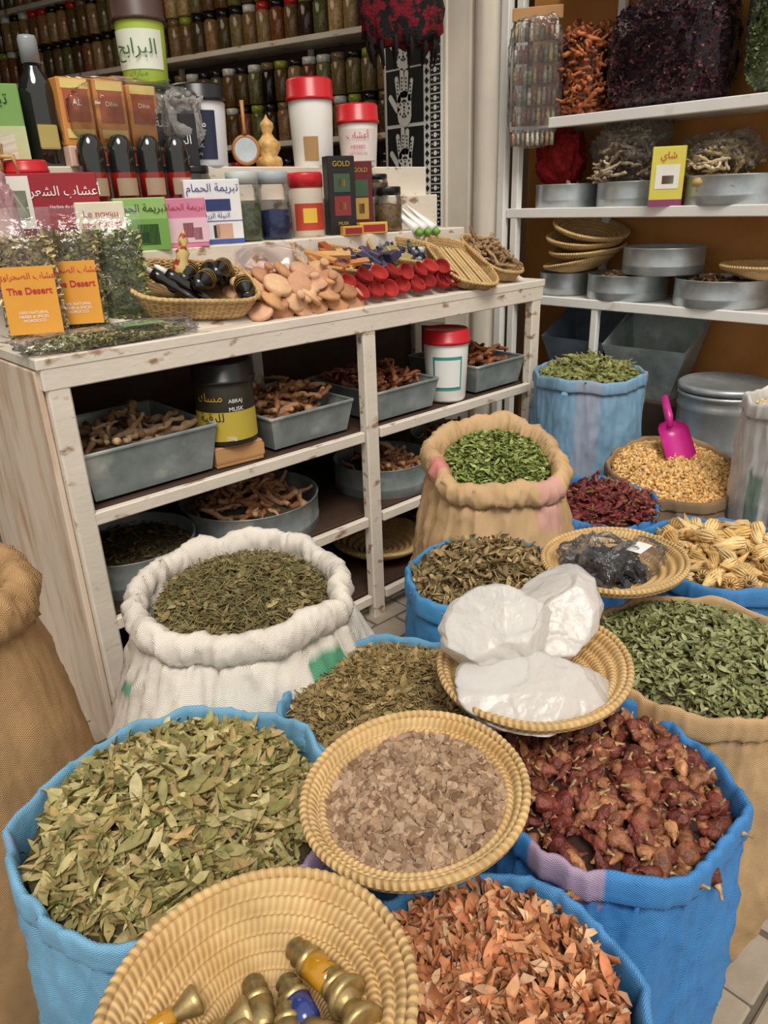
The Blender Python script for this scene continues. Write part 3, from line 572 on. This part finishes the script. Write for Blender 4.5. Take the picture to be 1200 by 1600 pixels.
for k in range(9):
    lathe('cap_%d'%(k+1),[(.001,0),(.025,0),(.025,.03),(.001,.034)],paint((214,180,170)),e,loc=(random.uniform(-.09,.09),random.uniform(-.05,.05),.01),seg=16)
e=rectbasket('basket_of_wooden_combs',2.12,2.60,sz(2.60)+.005,.34,.24,.06,slrot(-.5))
P=np.stack([rng.uniform(-.11,.11,16),rng.uniform(-.07,.07,16),rng.uniform(.03,.08,16)],-1)
scatter('wooden_pieces',[T(*[ [(x*.5,y*.12,z*.06) for x in(-1,1) for y in(-1,1) for z in(-1,1)], [(0,1,3,2),(4,6,7,5),(0,4,5,1),(2,3,7,6),(0,2,6,4),(1,5,7,3)] ])],P,rots(16,.2),.14*np.ones(16),pal(16,[(190,120,70),(160,90,50),(214,170,110)]),mClay,e,smooth=False)
e=rectbasket('basket_of_small_vials',2.56,2.60,sz(2.60)+.005,.36,.26,.06,slrot(-.5))
P=np.stack([rng.uniform(-.12,.12,26),rng.uniform(-.09,.09,26),rng.uniform(.02,.06,26)],-1)
scatter('vials',[lt([(.001,-.5),(.22,-.5),(.22,.2),(.1,.3),(.12,.3),(.12,.5),(.001,.5)],12)],P,rots(26,1.0),.06*np.ones(26),pal(26,[(40,36,40),(180,190,190),(60,60,90)]),mShiny,e)
e=rectbasket('bamboo_tray',2.80,2.47,sz(2.47)+.01,.50,.28,.05,slrot(1.15),oval=3)
bs=[(0,-.11+.022*k,.02+.002*(k%3),.40,.014,.010) for k in range(11)]
boxes('bamboo_strips',bs,mBamboo,e,bev=.003)
e=rectbasket('basket_of_bark_rolls',3.05,2.49,sz(2.49)+.005,.42,.22,.06,slrot(1.25),oval=3)
P=np.stack([rng.uniform(-.15,.15,60),rng.uniform(-.06,.06,60),rng.uniform(.03,.09,60)],-1)
scatter('bark_rolls',ROOT,P,rots(60,.4),.11*np.ones(60),pal(60,[(150,120,88),(120,92,66),(178,146,108)]),mVeg,e)
pk=empty('pile_of_perfume_boxes',(2.32,2.52,sz(2.52)),(SL,0,0))
for k in range(16):
    c=random.choice([(66,56,90),(30,26,36),(166,150,80),(80,66,106),(70,70,96)])
    boxes('perfume_box_%d'%(k+1),[(0,0,0,.05,.04,.10),(0,-.021,.01,.03,.002,.03)],paint(c),pk,loc=(random.uniform(-.19,.22),random.uniform(.0,.10),.035+.04*random.random()),rot=(random.uniform(1,2),random.uniform(-.5,.5),random.uniform(0,3)))
for k in range(3):
    e=empty('cream_tube',(2.74+.06*k,2.68,1.45),(-.9,.2,.5)); lathe('tube_body',[(.001,0),(.024,0),(.026,.02),(.024,.14),(.022,.18)],mWhiteP,e,seg=20,disp=lambda p,i,a,v:Vector((p.x,p.y*(1-.8*max(0,p.z/.18)),p.z))); lathe('green_cap',[(.001,-.03),(.015,-.03),(.017,0),(.001,.0)],mGrn,e,seg=16)
# =====================================================  JAR WALL
js=empty('jar_shelving',(4.2,4.47,0),(0,0,JR))
zs=[.7,1.36,2.05,2.74,3.34]
boxes('shelf_boards',[(-2.2,.16,z-.02,6.0,.32,.04) for z in zs]+[(x,.3,1.7,.04,.04,3.9) for x in (-5,-3.6,-2.2,-.8,.6)],mWhiteWood,js)
def jarT():
    pr=[(.001,0),(.46,0),(.5,.04),(.5,1.5),(.40,1.66),(.40,1.66),(.44,1.67),(.44,2.0),(.001,2.02)]
    V,Fc,mk=lt(pr,12); mk=np.array([0]*12*5+[1]*12*4); return (V,Fc,mk)
for li,(lc,nn) in enumerate([((30,28,30),.35),((215,215,210),.2),((190,40,40),.2),((150,160,60),.1),((120,100,70),.15)]):
    P=[]
    for zi,z in enumerate(zs[1:]):
        for lay in range(2):
            x=-5; q=0
            while x<.75:
                q+=1; rr=random.Random(zi*1000+lay*500+q*7).random(); acc=[.45,.6,.75,.85,1.01]
                idx=[i for i,a in enumerate(acc) if rr<a][0]
                if idx==li: P.append((x,.1,z+.285*lay+.001))
                x+=.135
    P=np.array(P); n=len(P)
    scatter('spice_jars_%d'%(li+1),[jarT()],P,np.repeat(np.eye(3)[None],n,0),.125*np.ones((n,3))*np.array([1,1,1.1]),pal(n,[(110,78,46),(140,112,76),(84,74,46),(56,40,32),(170,140,96),(100,100,60),(130,66,38)],.25),mJar,js,alt=lin(lc))
ps=empty('henna_pattern_poster',(3.58,3.53,0),(0,0,-math.pi/2))
def flat(name,polys,mat,parent,y):
    V=[];Fc=[]
    for p in polys:
        o=len(V); V+=[(a,y,b_) for a,b_ in p]; Fc.append(tuple(range(o,o+len(p))))
    return obj(name,V,Fc,mat,parent,smooth=False)
def caps(x0,z0,x1,z1,r,n=6):
    a=math.atan2(z1-z0,x1-x0); P=[]
    for k in range(n+1): t=a+math.pi/2+math.pi*k/n; P.append((x0+r*math.cos(t),z0+r*math.sin(t)))
    for k in range(n+1): t=a-math.pi/2+math.pi*k/n; P.append((x1+r*math.cos(t),z1+r*math.sin(t)))
    return P
def circ(x,z,r,n=10): return [(x+r*math.cos(math.tau*k/n),z+r*math.sin(math.tau*k/n)) for k in range(n)]
boxes('poster_backing_board',[(0,.03,1.98,.52,.03,1.5)],mWall,ps)
boxes('poster_sheet',[(0,.008,1.98,.47,.004,1.3)],mInkW,ps,bev=0)
blk=[];wht=[];dots=[]
for k,zc in enumerate((2.46,2.16,1.85,1.54)):
    blk.append([(-.225,zc-.145),(.09,zc-.145),(.09,zc+.145),(-.225,zc+.145)])
    cx=-.07; s=1.25
    def A(x0,z0,x1,z1,r): return caps(cx+x0*s,zc+z0*s+.01,cx+x1*s,zc+z1*s+.01,r*s)
    wht+= [A(0,-.09,0,-.03,.048),A(-.035,-.02,-.05,.07,.013),A(-.012,0,-.014,.1,.013),A(.012,0,.018,.09,.013),A(.036,-.02,.052,.055,.011),A(-.05,-.06,-.095,-.005,.014)]
    for q in range(8): dots.append(circ(cx,zc-.11+.018*q,.005+.003*(q%2)))
    for q in range(10): dots.append(circ(cx+.042*math.cos(q*.628),zc-.065+.042*math.sin(q*.628),.007))
    for fx,fz in((-.053,.04),(-.016,.06),(.019,.055),(.055,.025)):
        for q in range(4): dots.append(circ(cx+fx,zc+fz+.02*q-.02,.006))
for q in range(26):
    z=1.34+q*.048; blk.append([(.115,z),(.135,z+.02),(.115,z+.04),(.10,z+.02)]); blk.append([(.145,z),(.225,z),(.225,z+.04),(.145,z+.04)]); wht.append(circ(.185,z+.02,.014)); wht.append(circ(.16,z+.02,.005)); wht.append(circ(.21,z+.02,.005))
flat('black_panels',blk,mBlack,ps,.004); flat('white_hands',wht,mInkW,ps,.002); flat('henna_dots',dots,mBlack,ps,.0)
e=empty('crochet_bag',(3.30,3.32,2.36),(0,0,-.75))
mYarn=M('red_black_yarn',(120,20,34),rough=.95,var=.3,vs=40,col2=(24,18,22),c2=(.46,.52),c2s=18,bump=1,bs=80)
lathe('knitted_body',[(.001,0),(.16,.0),(.21,.05),(.22,.16),(.21,.26),(.17,.36),(.1,.42),(.02,.44)],mYarn,e,seg=64,disp=lambda p,i,a,v:Vector((p.x,p.y*.40,p.z))+Vector(noise.noise_vector(p*16))*.045)
for k in range(34):
    a=k*.45; tube('fringe_%d'%(k+1),[(.18*math.cos(a),.06*math.sin(a),.06),(.19*math.cos(a),.08*math.sin(a),-.01),(.17*math.cos(a),.07*math.sin(a),-.06-.02*(k%3))],[.012,.011,.005],paint((30,18,22),.9),e,seg=6)
tube('cord',[(0,0,.4),(0,0,1.39)],.006,mBlack,e)
# =====================================================  RIGHT SHELVING
rs=empty('storage_shelving',(0,0,0))
boxes('shelf_planks',[(3.82,1.5,z-.02,.42,2.62,.035) for z in (1.06,1.52,1.955,2.62)],mShelfW,rs)
boxes('shelf_front_lips',[(3.605,1.5,z-.022,.02,2.62,.05) for z in (1.06,1.52,1.955,2.62)],mShelfW,rs)
boxes('uprights',[(3.62,2.76,1.2,.045,.045,2.9),(3.98,2.4,1.2,.04,.04,2.9),(3.98,.9,1.2,.04,.04,2.9),(3.62,.25,1.2,.045,.045,2.9),(3.62,2.2,.4,.04,.04,1.3)],mShelfW,rs)
PT=[(190,160,110),(150,120,80),(200,176,140)]
tin('shallow_round_tin',3.80,2.53,1.06,.14,.12); tin('shallow_round_tin',3.80,2.13,1.06,.21,.13,'bark',60,.08,PT); tin('shallow_round_tin',3.80,1.62,1.06,.22,.13,'bark',60,.08,[(110,80,60),(140,110,80)]); tin('shallow_round_tin',3.78,1.93,1.20,.20,.13)
tin('shallow_round_tin',3.80,2.55,1.52,.17,.12,'chips',60,.07,[(200,180,140)]); tin('shallow_round_tin',3.80,2.16,1.52,.17,.12,'chips',50,.08,PT); tin('shallow_round_tin',3.80,1.62,1.52,.22,.13,'potatoes',30,.1,[(200,170,110),(190,160,80)],tm=KERN)
for k in range(4):
    coil_basket('stacked_straw_basket',3.80,2.42-.03*(k%2),1.20+.055*k,.20,.05,rot=(.14*(k-1.2),-.10,0),n=8)
coil_basket('straw_basket_of_bark',3.80,1.42,1.20,.2,.05,n=8)
card('yellow_tea_box',3.61,1.87,1.52,.15,.05,.26,(226,210,70),rz=-1.1,texts=((ar('شاي'),.04,mInkR,0,.85),),strip=[((150,60,110),-.5,.5,.0,.12),((240,236,220),-.35,.35,.3,.7),((110,60,40),-.15,.2,.38,.52)])
def rootbag(name,y,w,h,z,seed,cols):
    e=empty(name,(3.83,y,z)); n=170; P=mound(n,.5,h*.7,.03); P[:,0]*=.42; P[:,1]*=w*.85
    scatter('roots_inside',ROOT,P+np.array([0,0,.03]),rots(n,.5),.09*rng.uniform(.7,1.3,n),pal(n,cols),mVeg,e)
    filmbag('bag_film',e,(0,0,0),.27,w,h,seed,mFilm,.3,sq=.9,fine=.15)
rootbag('translucent_bag_of_roots',2.2,.36,.30,1.63,11,[(190,170,146),(160,140,116),(206,190,166)])
rootbag('translucent_bag_of_roots',1.72,.34,.18,1.65,15,[(206,190,160),(190,170,130)])
filmbag('red_net_bag',None,(3.80,2.60,1.62),.2,.24,.28,12,M('red_mesh',(130,24,28),rough=.8,var=.3,vs=40,bump=.6,spec=.2),.3,sq=.8,fine=.1)
def bigbag(name,y,w,h,cols,tm,size,n,seed,sh=mVeg,d=.3):
    e=empty(name,(3.80,y,1.957))
    P=rng.uniform(-1,1,(n,3)); ax=rng.integers(0,3,n); 
    for i in range(n): P[i,ax[i]]=math.copysign(1,P[i,ax[i]])
    L4=(np.abs(P)**5).sum(1)**(1/5.); P/=L4[:,None]; P*=np.array([d/2,w/2,h/2])*.92; P[:,2]+=h/2
    scatter('contents',tm,P,rots(n,1.3),size*rng.uniform(.7,1.3,n),pal(n,cols,.25),sh,e)
    filmbag('core',e,(0,0,.015),d*.82,w*.86,h*.84,seed,paint(cols[0],.9),.02)
    filmbag('bag_film',e,(0,0,0),d,w,h,seed,mFilm2,.06,fine=.05)
bigbag('bag_of_cinnamon_sticks',2.46,.22,.40,[(180,104,62),(200,124,78),(146,84,52)],ROOT,.1,500,21)
bigbag('bag_of_hibiscus',2.01,.58,.46,[(58,30,46),(82,40,60),(112,54,70),(36,24,34),(140,96,90)],PETAL,.045,5000,22)
bigbag('bag_of_dried_leaves',1.40,.46,.55,[(130,150,90),(160,174,116),(106,120,74)],PETAL,.035,4500,23)
e=empty('hanging_strip_of_vials',(3.57,2.63,1.84),(0,0,-1.0))
P=[]
for r_ in range(6):
    for c_ in range(9): P.append((-.1+c_*.025,-.012,.03+r_*.095))
P=np.array(P); n=len(P)
scatter('vials',[lt([(.001,-.5),(.14,-.5),(.14,.25),(.08,.3),(.08,.5),(.001,.5)],8)],P,np.repeat(np.eye(3)[None],n,0),.08*np.ones(n),pal(n,[(206,192,176),(160,110,96),(140,150,126),(204,180,124),(150,120,96)]),mShiny,e)
filmbag('plastic_sheet',e,(0,0,-.02),.27,.05,.6,31,None,.08,fine=.03); boxes('card_header',[(0,0,.585,.25,.01,.06)],mCard,e)
def bin_(x,y,z,w,d,h,rz,m=mGalvD):
    e=empty('galvanised_bin',(x,y,z),(0,0,rz)); V=[]
    for s,zz in((.6,0),(1,h),(.98,h),(.58,.01)):
        for sx,sy in((-1,-1),(1,-1),(1,1),(-1,1)): V.append((sx*w/2*s,sy*d/2*s,zz+(0.08*(sy) if zz==h else 0)))
    Fc=[(3,2,1,0),(12,13,14,15)]
    for r in range(3):
        for k in range(4): Fc.append((r*4+k,r*4+(k+1)%4,r*4+4+(k+1)%4,r*4+4+k))
    obj('sheet_metal',V,Fc,m,e,smooth=False); return e
boxes('wooden_crate',[(3.83,2.0,.15,.34,.72,.8)],mDark)
bin_(3.82,2.36,.55,.42,.33,.36,-1.57,M('weathered_steel',(110,124,136),rough=.5,metal=.3,var=.25)); bin_(3.80,1.93,.55,.46,.33,.36,-1.5)
e=empty('galvanised_bucket',(3.6,1.45,FL)); 
lathe('bucket_wall',[(.001,0),(.19,0),(.205,.01),(.205,.3),(.21,.32),(.205,.34),(.205,.66),(.212,.68),(.205,.7),(.205,.86),(.212,.875),(.205,.89),(.205,.92),(.215,.93),(.213,.945),(.2,.94)],mGalv,e,seg=56)
lathe('bucket_lid',[(.2,.95),(.215,.95),(.215,.975),(.2,.985),(.19,.97),(.001,.975)],mGalv,e,seg=56)
# =====================================================  SACKS
BL=(124,180,214); BR=(66,138,206); PK=(176,154,182); TAN=(208,172,128)
e,R,z=sack('sack_of_bay_leaves',.405,1.025,.60,.275,BL,patches=((262,305,.5,.7,PK),(150,156,.5,.6,(150,170,210))),seed=1,depth=.022,wr=.013)
fill(e,R-.014,z,.065,BAY,2900,.052,[(166,156,98),(186,174,120),(138,132,78),(108,106,58),(202,188,140),(150,132,82),(172,144,98)],th=.022,tilt_r=.42)
e,R,z=sack('white_bag_of_thyme',.84,1.46,.735,.240,(236,227,214),roll=.027,rb=.40,rbot=.43,wr=.022,seed=2,depth=.05,tilt=(.04,.05),patches=((268,290,.44,.62,(90,160,124)),(270,288,.475,.487,(236,227,214)),(270,288,.515,.527,(236,227,214)),(270,288,.555,.567,(236,227,214)),(168,176,.52,.56,(130,180,156))))
fill(e,R,z,.05,TWIG+TWIG+[leafT(.2,.2,.05)],6000,.032,[(134,126,80),(116,108,68),(154,142,100),(96,90,56),(142,120,80)],th=.02,tilt_r=.4,tilt=(.04,.05))
e,R,z=sack('sack_of_dried_thyme',.92,1.01,.58,.23,(106,164,200),seed=3,depth=.02,patches=((300,350,.4,.7,PK),))
fill(e,R,z,.04,TWIG+[leafT(.2)],6000,.025,[(162,138,90),(144,122,76),(180,156,112),(124,106,64)],th=.014)
e,R,z=sack('sack_of_dried_peppers',1.015,.525,.60,.228,BR,seed=4,depth=.03,patches=((180,212,.53,.7,PK),(60,110,.5,.7,PK)),wr=.013)
fill(e,R,z,.04,DATE,560,.053,[(112,56,46),(130,66,50),(90,42,36),(156,100,68),(120,60,48),(190,134,90),(130,70,56),(104,46,40),(172,116,76)],mShiny,th=.03,tilt_r=.5,alt=(180,148,104),soil=(56,30,24))
e,R,z=sack('sack_of_dried_petals',.545,.415,.58,.20,(80,146,205),seed=5,depth=.02,patches=((100,160,.5,.7,PK),))
fill(e,R,z,.05,PETAL,2400,.040,[(206,144,98),(222,170,126),(184,116,78),(232,194,154),(156,98,64),(214,156,112),(198,128,88)],th=.03,tilt_r=.7,soil=(110,64,42))
e,R,z=sack('burlap_sack_of_green_leaves',1.50,.57,.62,.25,TAN,seed=6,depth=.02,mat=mBurl,rb=.265,rbot=.2,wr=.014)
fill(e,R,z,.05,LEAF,4500,.027,[(136,140,88),(152,154,104),(108,114,68),(164,166,122)],th=.02,tilt_r=.5)
e,R,z=sack('sack_of_dried_blossoms',1.40,1.11,.66,.225,(76,150,205),seed=7,depth=.02)
fill(e,R,z,.08,PETAL+TWIG,2200,.042,[(146,122,86),(172,148,108),(114,94,64),(194,170,124),(132,118,74)],th=.03,tilt_r=.8)
TL=(.20,.22)
e,R,z=sack('tan_bag_of_green_leaves',1.96,1.54,.78,.215,(214,176,130),roll=.032,rb=.31,rbot=.30,wr=.018,seed=8,depth=.045,tilt=TL,patches=((255,275,.55,.74,(220,168,152)),(150,165,.7,.95,(216,138,128))))
fill(e,R*1.01,z-.005,.05,LEAF,3200,.03,[(134,146,76),(152,164,92),(112,126,60),(166,174,110)],th=.02,tilt_r=.5,tilt=TL)
e,R,z=sack('sack_of_red_chillies',2.48,1.42,.46,.22,BR,seed=9,depth=.02,tilt=(.05,.06))
fill(e,R,z,.07,CHIL,460,.072,[(100,36,40),(120,46,48),(82,28,34),(136,60,56)],mShiny,th=.03,tilt_r=.5,alt=(150,110,70),soil=(50,16,20))
e,R,z=sack('sack_of_golden_seed_heads',2.08,.76,.60,.25,BR,seed=10,depth=.02)
HUSK=[]
for s in range(3):
    V=[];Fc=[]
    for q in range(12):
        a=q*.524; v,f_=tubegeo([(-.5,0,0),(-.15,.07*math.cos(a),.07*math.sin(a)),(.2,.19*math.cos(a),.19*math.sin(a)),(.42,.17*math.cos(a),.17*math.sin(a)),(.5,.08*math.cos(a),.08*math.sin(a))],[.03,.04,.05,.04,.02],4); o=len(V); V+=v; Fc+=[tuple(k+o for k in g) for g in f_]
    HUSK.append(T(V,Fc))
fill(e,R*.9,z,.05,HUSK,320,.075,[(222,188,128),(206,168,104),(232,204,150),(190,150,92)],th=.03,tilt_r=.4,soil=(150,116,66))
TC=(.16,.17)
e,R,z=sack('woven_sack_of_corn_kernels',2.93,1.34,.50,.26,(150,124,96),seed=11,depth=.02,mat=mBurl,tilt=TC,inner=(180,150,110))
fill(e,R,z,.05,KERN,4500,.018,[(220,172,102),(230,190,128),(204,152,80),(236,208,154)],th=.012,tilt_r=.8,tilt=TC,soil=(190,140,70))
sc=empty('magenta_scoop',(2.99,1.39,.60),(.62,0,-.74))
V=[];Fc=[];n1,n2=12,10
for i in range(n2+1):
    v=i/n2
    for j in range(n1+1):
        a=math.pi+math.pi*j/n1; r=.065*(1 if v<.75 else math.sqrt(max(0,1-((v-.75)/.26)**2))); V.append((r*math.cos(a),-.10+.18*v,.03+ r*.85*math.sin(a)))
for i in range(n2):
    for j in range(n1): Fc.append((i*(n1+1)+j,i*(n1+1)+j+1,(i+1)*(n1+1)+j+1,(i+1)*(n1+1)+j))
obj('scoop_bowl',V,Fc,mMag,sc); tube('scoop_handle',[(0,.065,.0),(0,.11,.02),(0,.21,.03)],[.014,.018,.016],mMag,sc)
e,R,z=sack('sack_of_green_pods',3.16,1.93,.80,.255,(134,176,208),seed=12,depth=.02,patches=((200,225,.2,.8,(160,172,196)),(290,310,.1,.9,(170,170,190))))
fill(e,R*.93,z,.07,CHIL,900,.06,[(130,134,78),(108,116,62),(150,152,98)],th=.03,tilt_r=.4,alt=(150,140,90))
e,R,z=sack('white_printed_sack',3.02,.86,.86,.24,(226,224,220),seed=13,depth=.05,patches=((150,165,.3,.6,(150,180,160)),(175,200,.2,.5,(190,160,170))))
fill(e,R,z,.03,KERN,1500,.02,[(220,200,160)],th=.012,tilt_r=.8)
e,R,z=sack('burlap_sack_of_roots',.16,1.62,.92,.21,(192,152,108),roll=.036,rb=.29,rbot=.28,seed=14,mat=mBurl,wr=.009,depth=.05)
fill(e,R*.7,z,.05,ROOT,150,.09,RC)
e,R,z=sack('sack_of_seeds',-.12,.78,.38,.2,(66,148,196),seed=15,depth=.02); fill(e,R,z,.03,KERN,1500,.016,[(150,110,70),(120,90,60)],th=.01)
e,R,z=sack('sack_of_seeds',.10,.42,.36,.2,(100,176,208),seed=16,depth=.02); fill(e,R,z,.03,KERN,1500,.016,[(150,110,70),(120,90,60)],th=.01)
# =====================================================  BASKETS
e=coil_basket('basket_of_clay_stones',.66,.665,.66,.178,.04,rot=(-.08,-.10,.2),n=10,flat=.6)
fill(e,.154,.022,.024,ROCK,3600,.0125,[(160,130,104),(176,146,120),(136,106,82),(188,162,136)],mStone,th=.010,tilt_r=.6,soil=(106,84,64),sjit=.5,smooth=False)
e=coil_basket('basket_of_salt_crystals',1.065,.725,.655,.187,.065,rot=(-.03,-.05,.4),n=9)
def crystal(k,seed,loc,sc,rot,par):
    V,Fc,_=rockT(seed,(1,1,1),16,True,(.30,.42)); me=bpy.data.meshes.new('c'); me.from_pydata([tuple(v) for v in V],[],Fc); bm=bmesh.new(); bm.from_mesh(me)
    bmesh.ops.scale(bm,vec=[x*1.18 for x in sc],verts=bm.verts[:]); bmesh.ops.triangulate(bm,faces=bm.faces[:])
    for it in range(6):
        ed=[x for x in bm.edges if x.calc_length()>.006]
        if not ed: break
        bmesh.ops.subdivide_edges(bm,edges=ed,cuts=1,use_grid_fill=False); bmesh.ops.triangulate(bm,faces=bm.faces[:])
    S_=Vector((seed*2.3,0,0))
    for v in bm.verts:
        c=v.co; v.co=c+c.normalized()*(.005*noise.noise(c*9+S_)-.004*max(0,1-abs(noise.noise(c*14+S_*2))*6)+.0022*noise.noise(c*50)+.0012*noise.noise(c*150))
    bm.to_mesh(me); bm.free(); me.materials.append(mSalt); me.polygons.foreach_set('use_smooth',[True]*len(me.polygons)); o=bpy.data.objects.new('salt_crystal_%d'%k,me); COL.objects.link(o); o.location=loc; o.rotation_euler=rot; o.parent=par
crystal(1,3,(-.065,-.045,.058),(.31,.20,.11),(0,.1,-1.2),e); crystal(2,15,(.0,.055,.13),(.22,.18,.17),(.2,.1,-.9),e); crystal(3,8,(.12,-.01,.10),(.25,.16,.14),(.1,-.2,-.2),e)
e=coil_basket('basket_of_bagged_stones',1.60,.86,.655,.175,.055,rot=(-.04,-.04,0),n=8)
P=mound(60,.1,.04,.02); scatter('dark_stones',ROCK,P+np.array([0,.02,.02]),rots(60,.8),.04*np.ones(60),pal(60,[(60,60,64),(90,90,94),(40,38,42)]),mStone,e,smooth=False)
filmbag('plastic_bag_1',e,(-.02,.03,.01),.16,.14,.09,41,mFilm,puff=.35,fine=.15); filmbag('plastic_bag_2',e,(.05,-.04,.01),.14,.11,.07,42,mFilm,puff=.35,fine=.15); boxes('paper_tag',[(.04,-.05,.09,.06,.04,.001)],mInkW,e,bev=0)
BR_=.3
e=coil_basket('basket_of_brass_kohl_pots',.262,.53,.66,.180,.075,rot=(-.06,.0,BR_),n=10,flat=.35)
def kohl(k,foot,neck,mid,s=.8,z=.03):
    def L(r,f):
        f+=.032; wx=r*.737+f*.676; wy=-r*.676+f*.737; c,s_=math.cos(BR_),math.sin(BR_); return Vector((wx*c+wy*s_,-wx*s_+wy*c,0))
    a=L(*foot); b_=L(*neck); d=b_-a; ln=max(.1,d.length); ang=math.atan2(d.x,-d.y)
    f=empty('kohl_pot_%d'%k,(a.x,a.y,z),(math.pi/2+.08,0,ang)); f.parent=e
    lathe('brass_foot',[(.001,0),(.026*s,0),(.031*s,.003),(.029*s,.010),(.019*s,.024),(.013*s,.034)],mBrass,f,seg=28)
    lathe('mid_section',[(.013*s,.032),(.020*s,.037),(.021*s,ln*.62),(.013*s,ln*.66)],mid,f,seg=28)
    lathe('brass_neck',[(.013*s,ln*.62),(.022*s,ln*.65),(.022*s,ln*.70),(.015*s,ln*.75),(.020*s,ln*.82),(.013*s,ln*.88),(.017*s,ln*.94),(.01*s,ln),(.001,ln)],mBrass,f,seg=28)
for k,(a_,b_,md,s_,z_) in enumerate([((.106,-.016),(.025,.070),mAmber,.9,.05),((.074,-.065),(.02,.027),mBlueG,.85,.045),((.016,-.065),(-.025,.038),mBrass,.85,.035),((-.016,-.01),(-.106,-.060),mBrass,.75,.032),((.125,-.055),(.09,.0),mBrass,.9,.055),((-.05,-.075),(-.13,-.03),mBrass,.75,.045),((.045,-.10),(.03,-.02),mBrass,.75,.05),((-.08,.0),(-.14,-.04),mAmber,.6,.05),((-.03,-.03),(.02,-.1),mBrass,.7,.03)]):
    kohl(k+1,a_,b_,md,s_,z_)
# =====================================================  LIGHT
w=bpy.data.worlds.new('World'); SC.world=w; w.use_nodes=True; bg=w.node_tree.nodes['Background']; bg.inputs[0].default_value=(1,.965,.91,1); bg.inputs[1].default_value=.68
def light(name,ty,loc,rot,en,col=(1,1,1),**k):
    l=bpy.data.lights.new(name,ty); l.energy=en; l.color=col
    for a,b_ in k.items(): setattr(l,a,b_)
    o=bpy.data.objects.new(name,l); COL.objects.link(o); o.location=loc; o.rotation_euler=rot; return o
light('sun','SUN',(0,-2,6),(math.radians(34),0,math.radians(-32)),2.4,(1,.95,.86),angle=math.radians(26))
light('interior_fill','AREA',(2.2,5.2,3.7),(0,0,0),20,(1,.86,.66),size=1.5)  # warm fill added to lift the dim interior, no fixture stands here
# =====================================================  CAMERA
az=math.radians(47.5); th=math.atan(490/1150); ro=math.radians(2.0)
F_=Vector((math.cos(az),math.sin(az),0)); R_=Vector((math.sin(az),-math.cos(az),0)); Z_=Vector((0,0,1))
fw=math.cos(th)*F_-math.sin(th)*Z_; u0=math.sin(th)*F_+math.cos(th)*Z_
r_=math.cos(ro)*R_-math.sin(ro)*u0; u_=math.cos(ro)*u0+math.sin(ro)*R_
cd=bpy.data.cameras.new('camera'); cd.lens=1150/1600*36; cd.sensor_width=36; cd.clip_start=.02
cam=bpy.data.objects.new('camera',cd); COL.objects.link(cam); SC.camera=cam
cam.matrix_world=Matrix(((r_.x,u_.x,-fw.x,0),(r_.y,u_.y,-fw.y,0),(r_.z,u_.z,-fw.z,1.6),(0,0,0,1)))
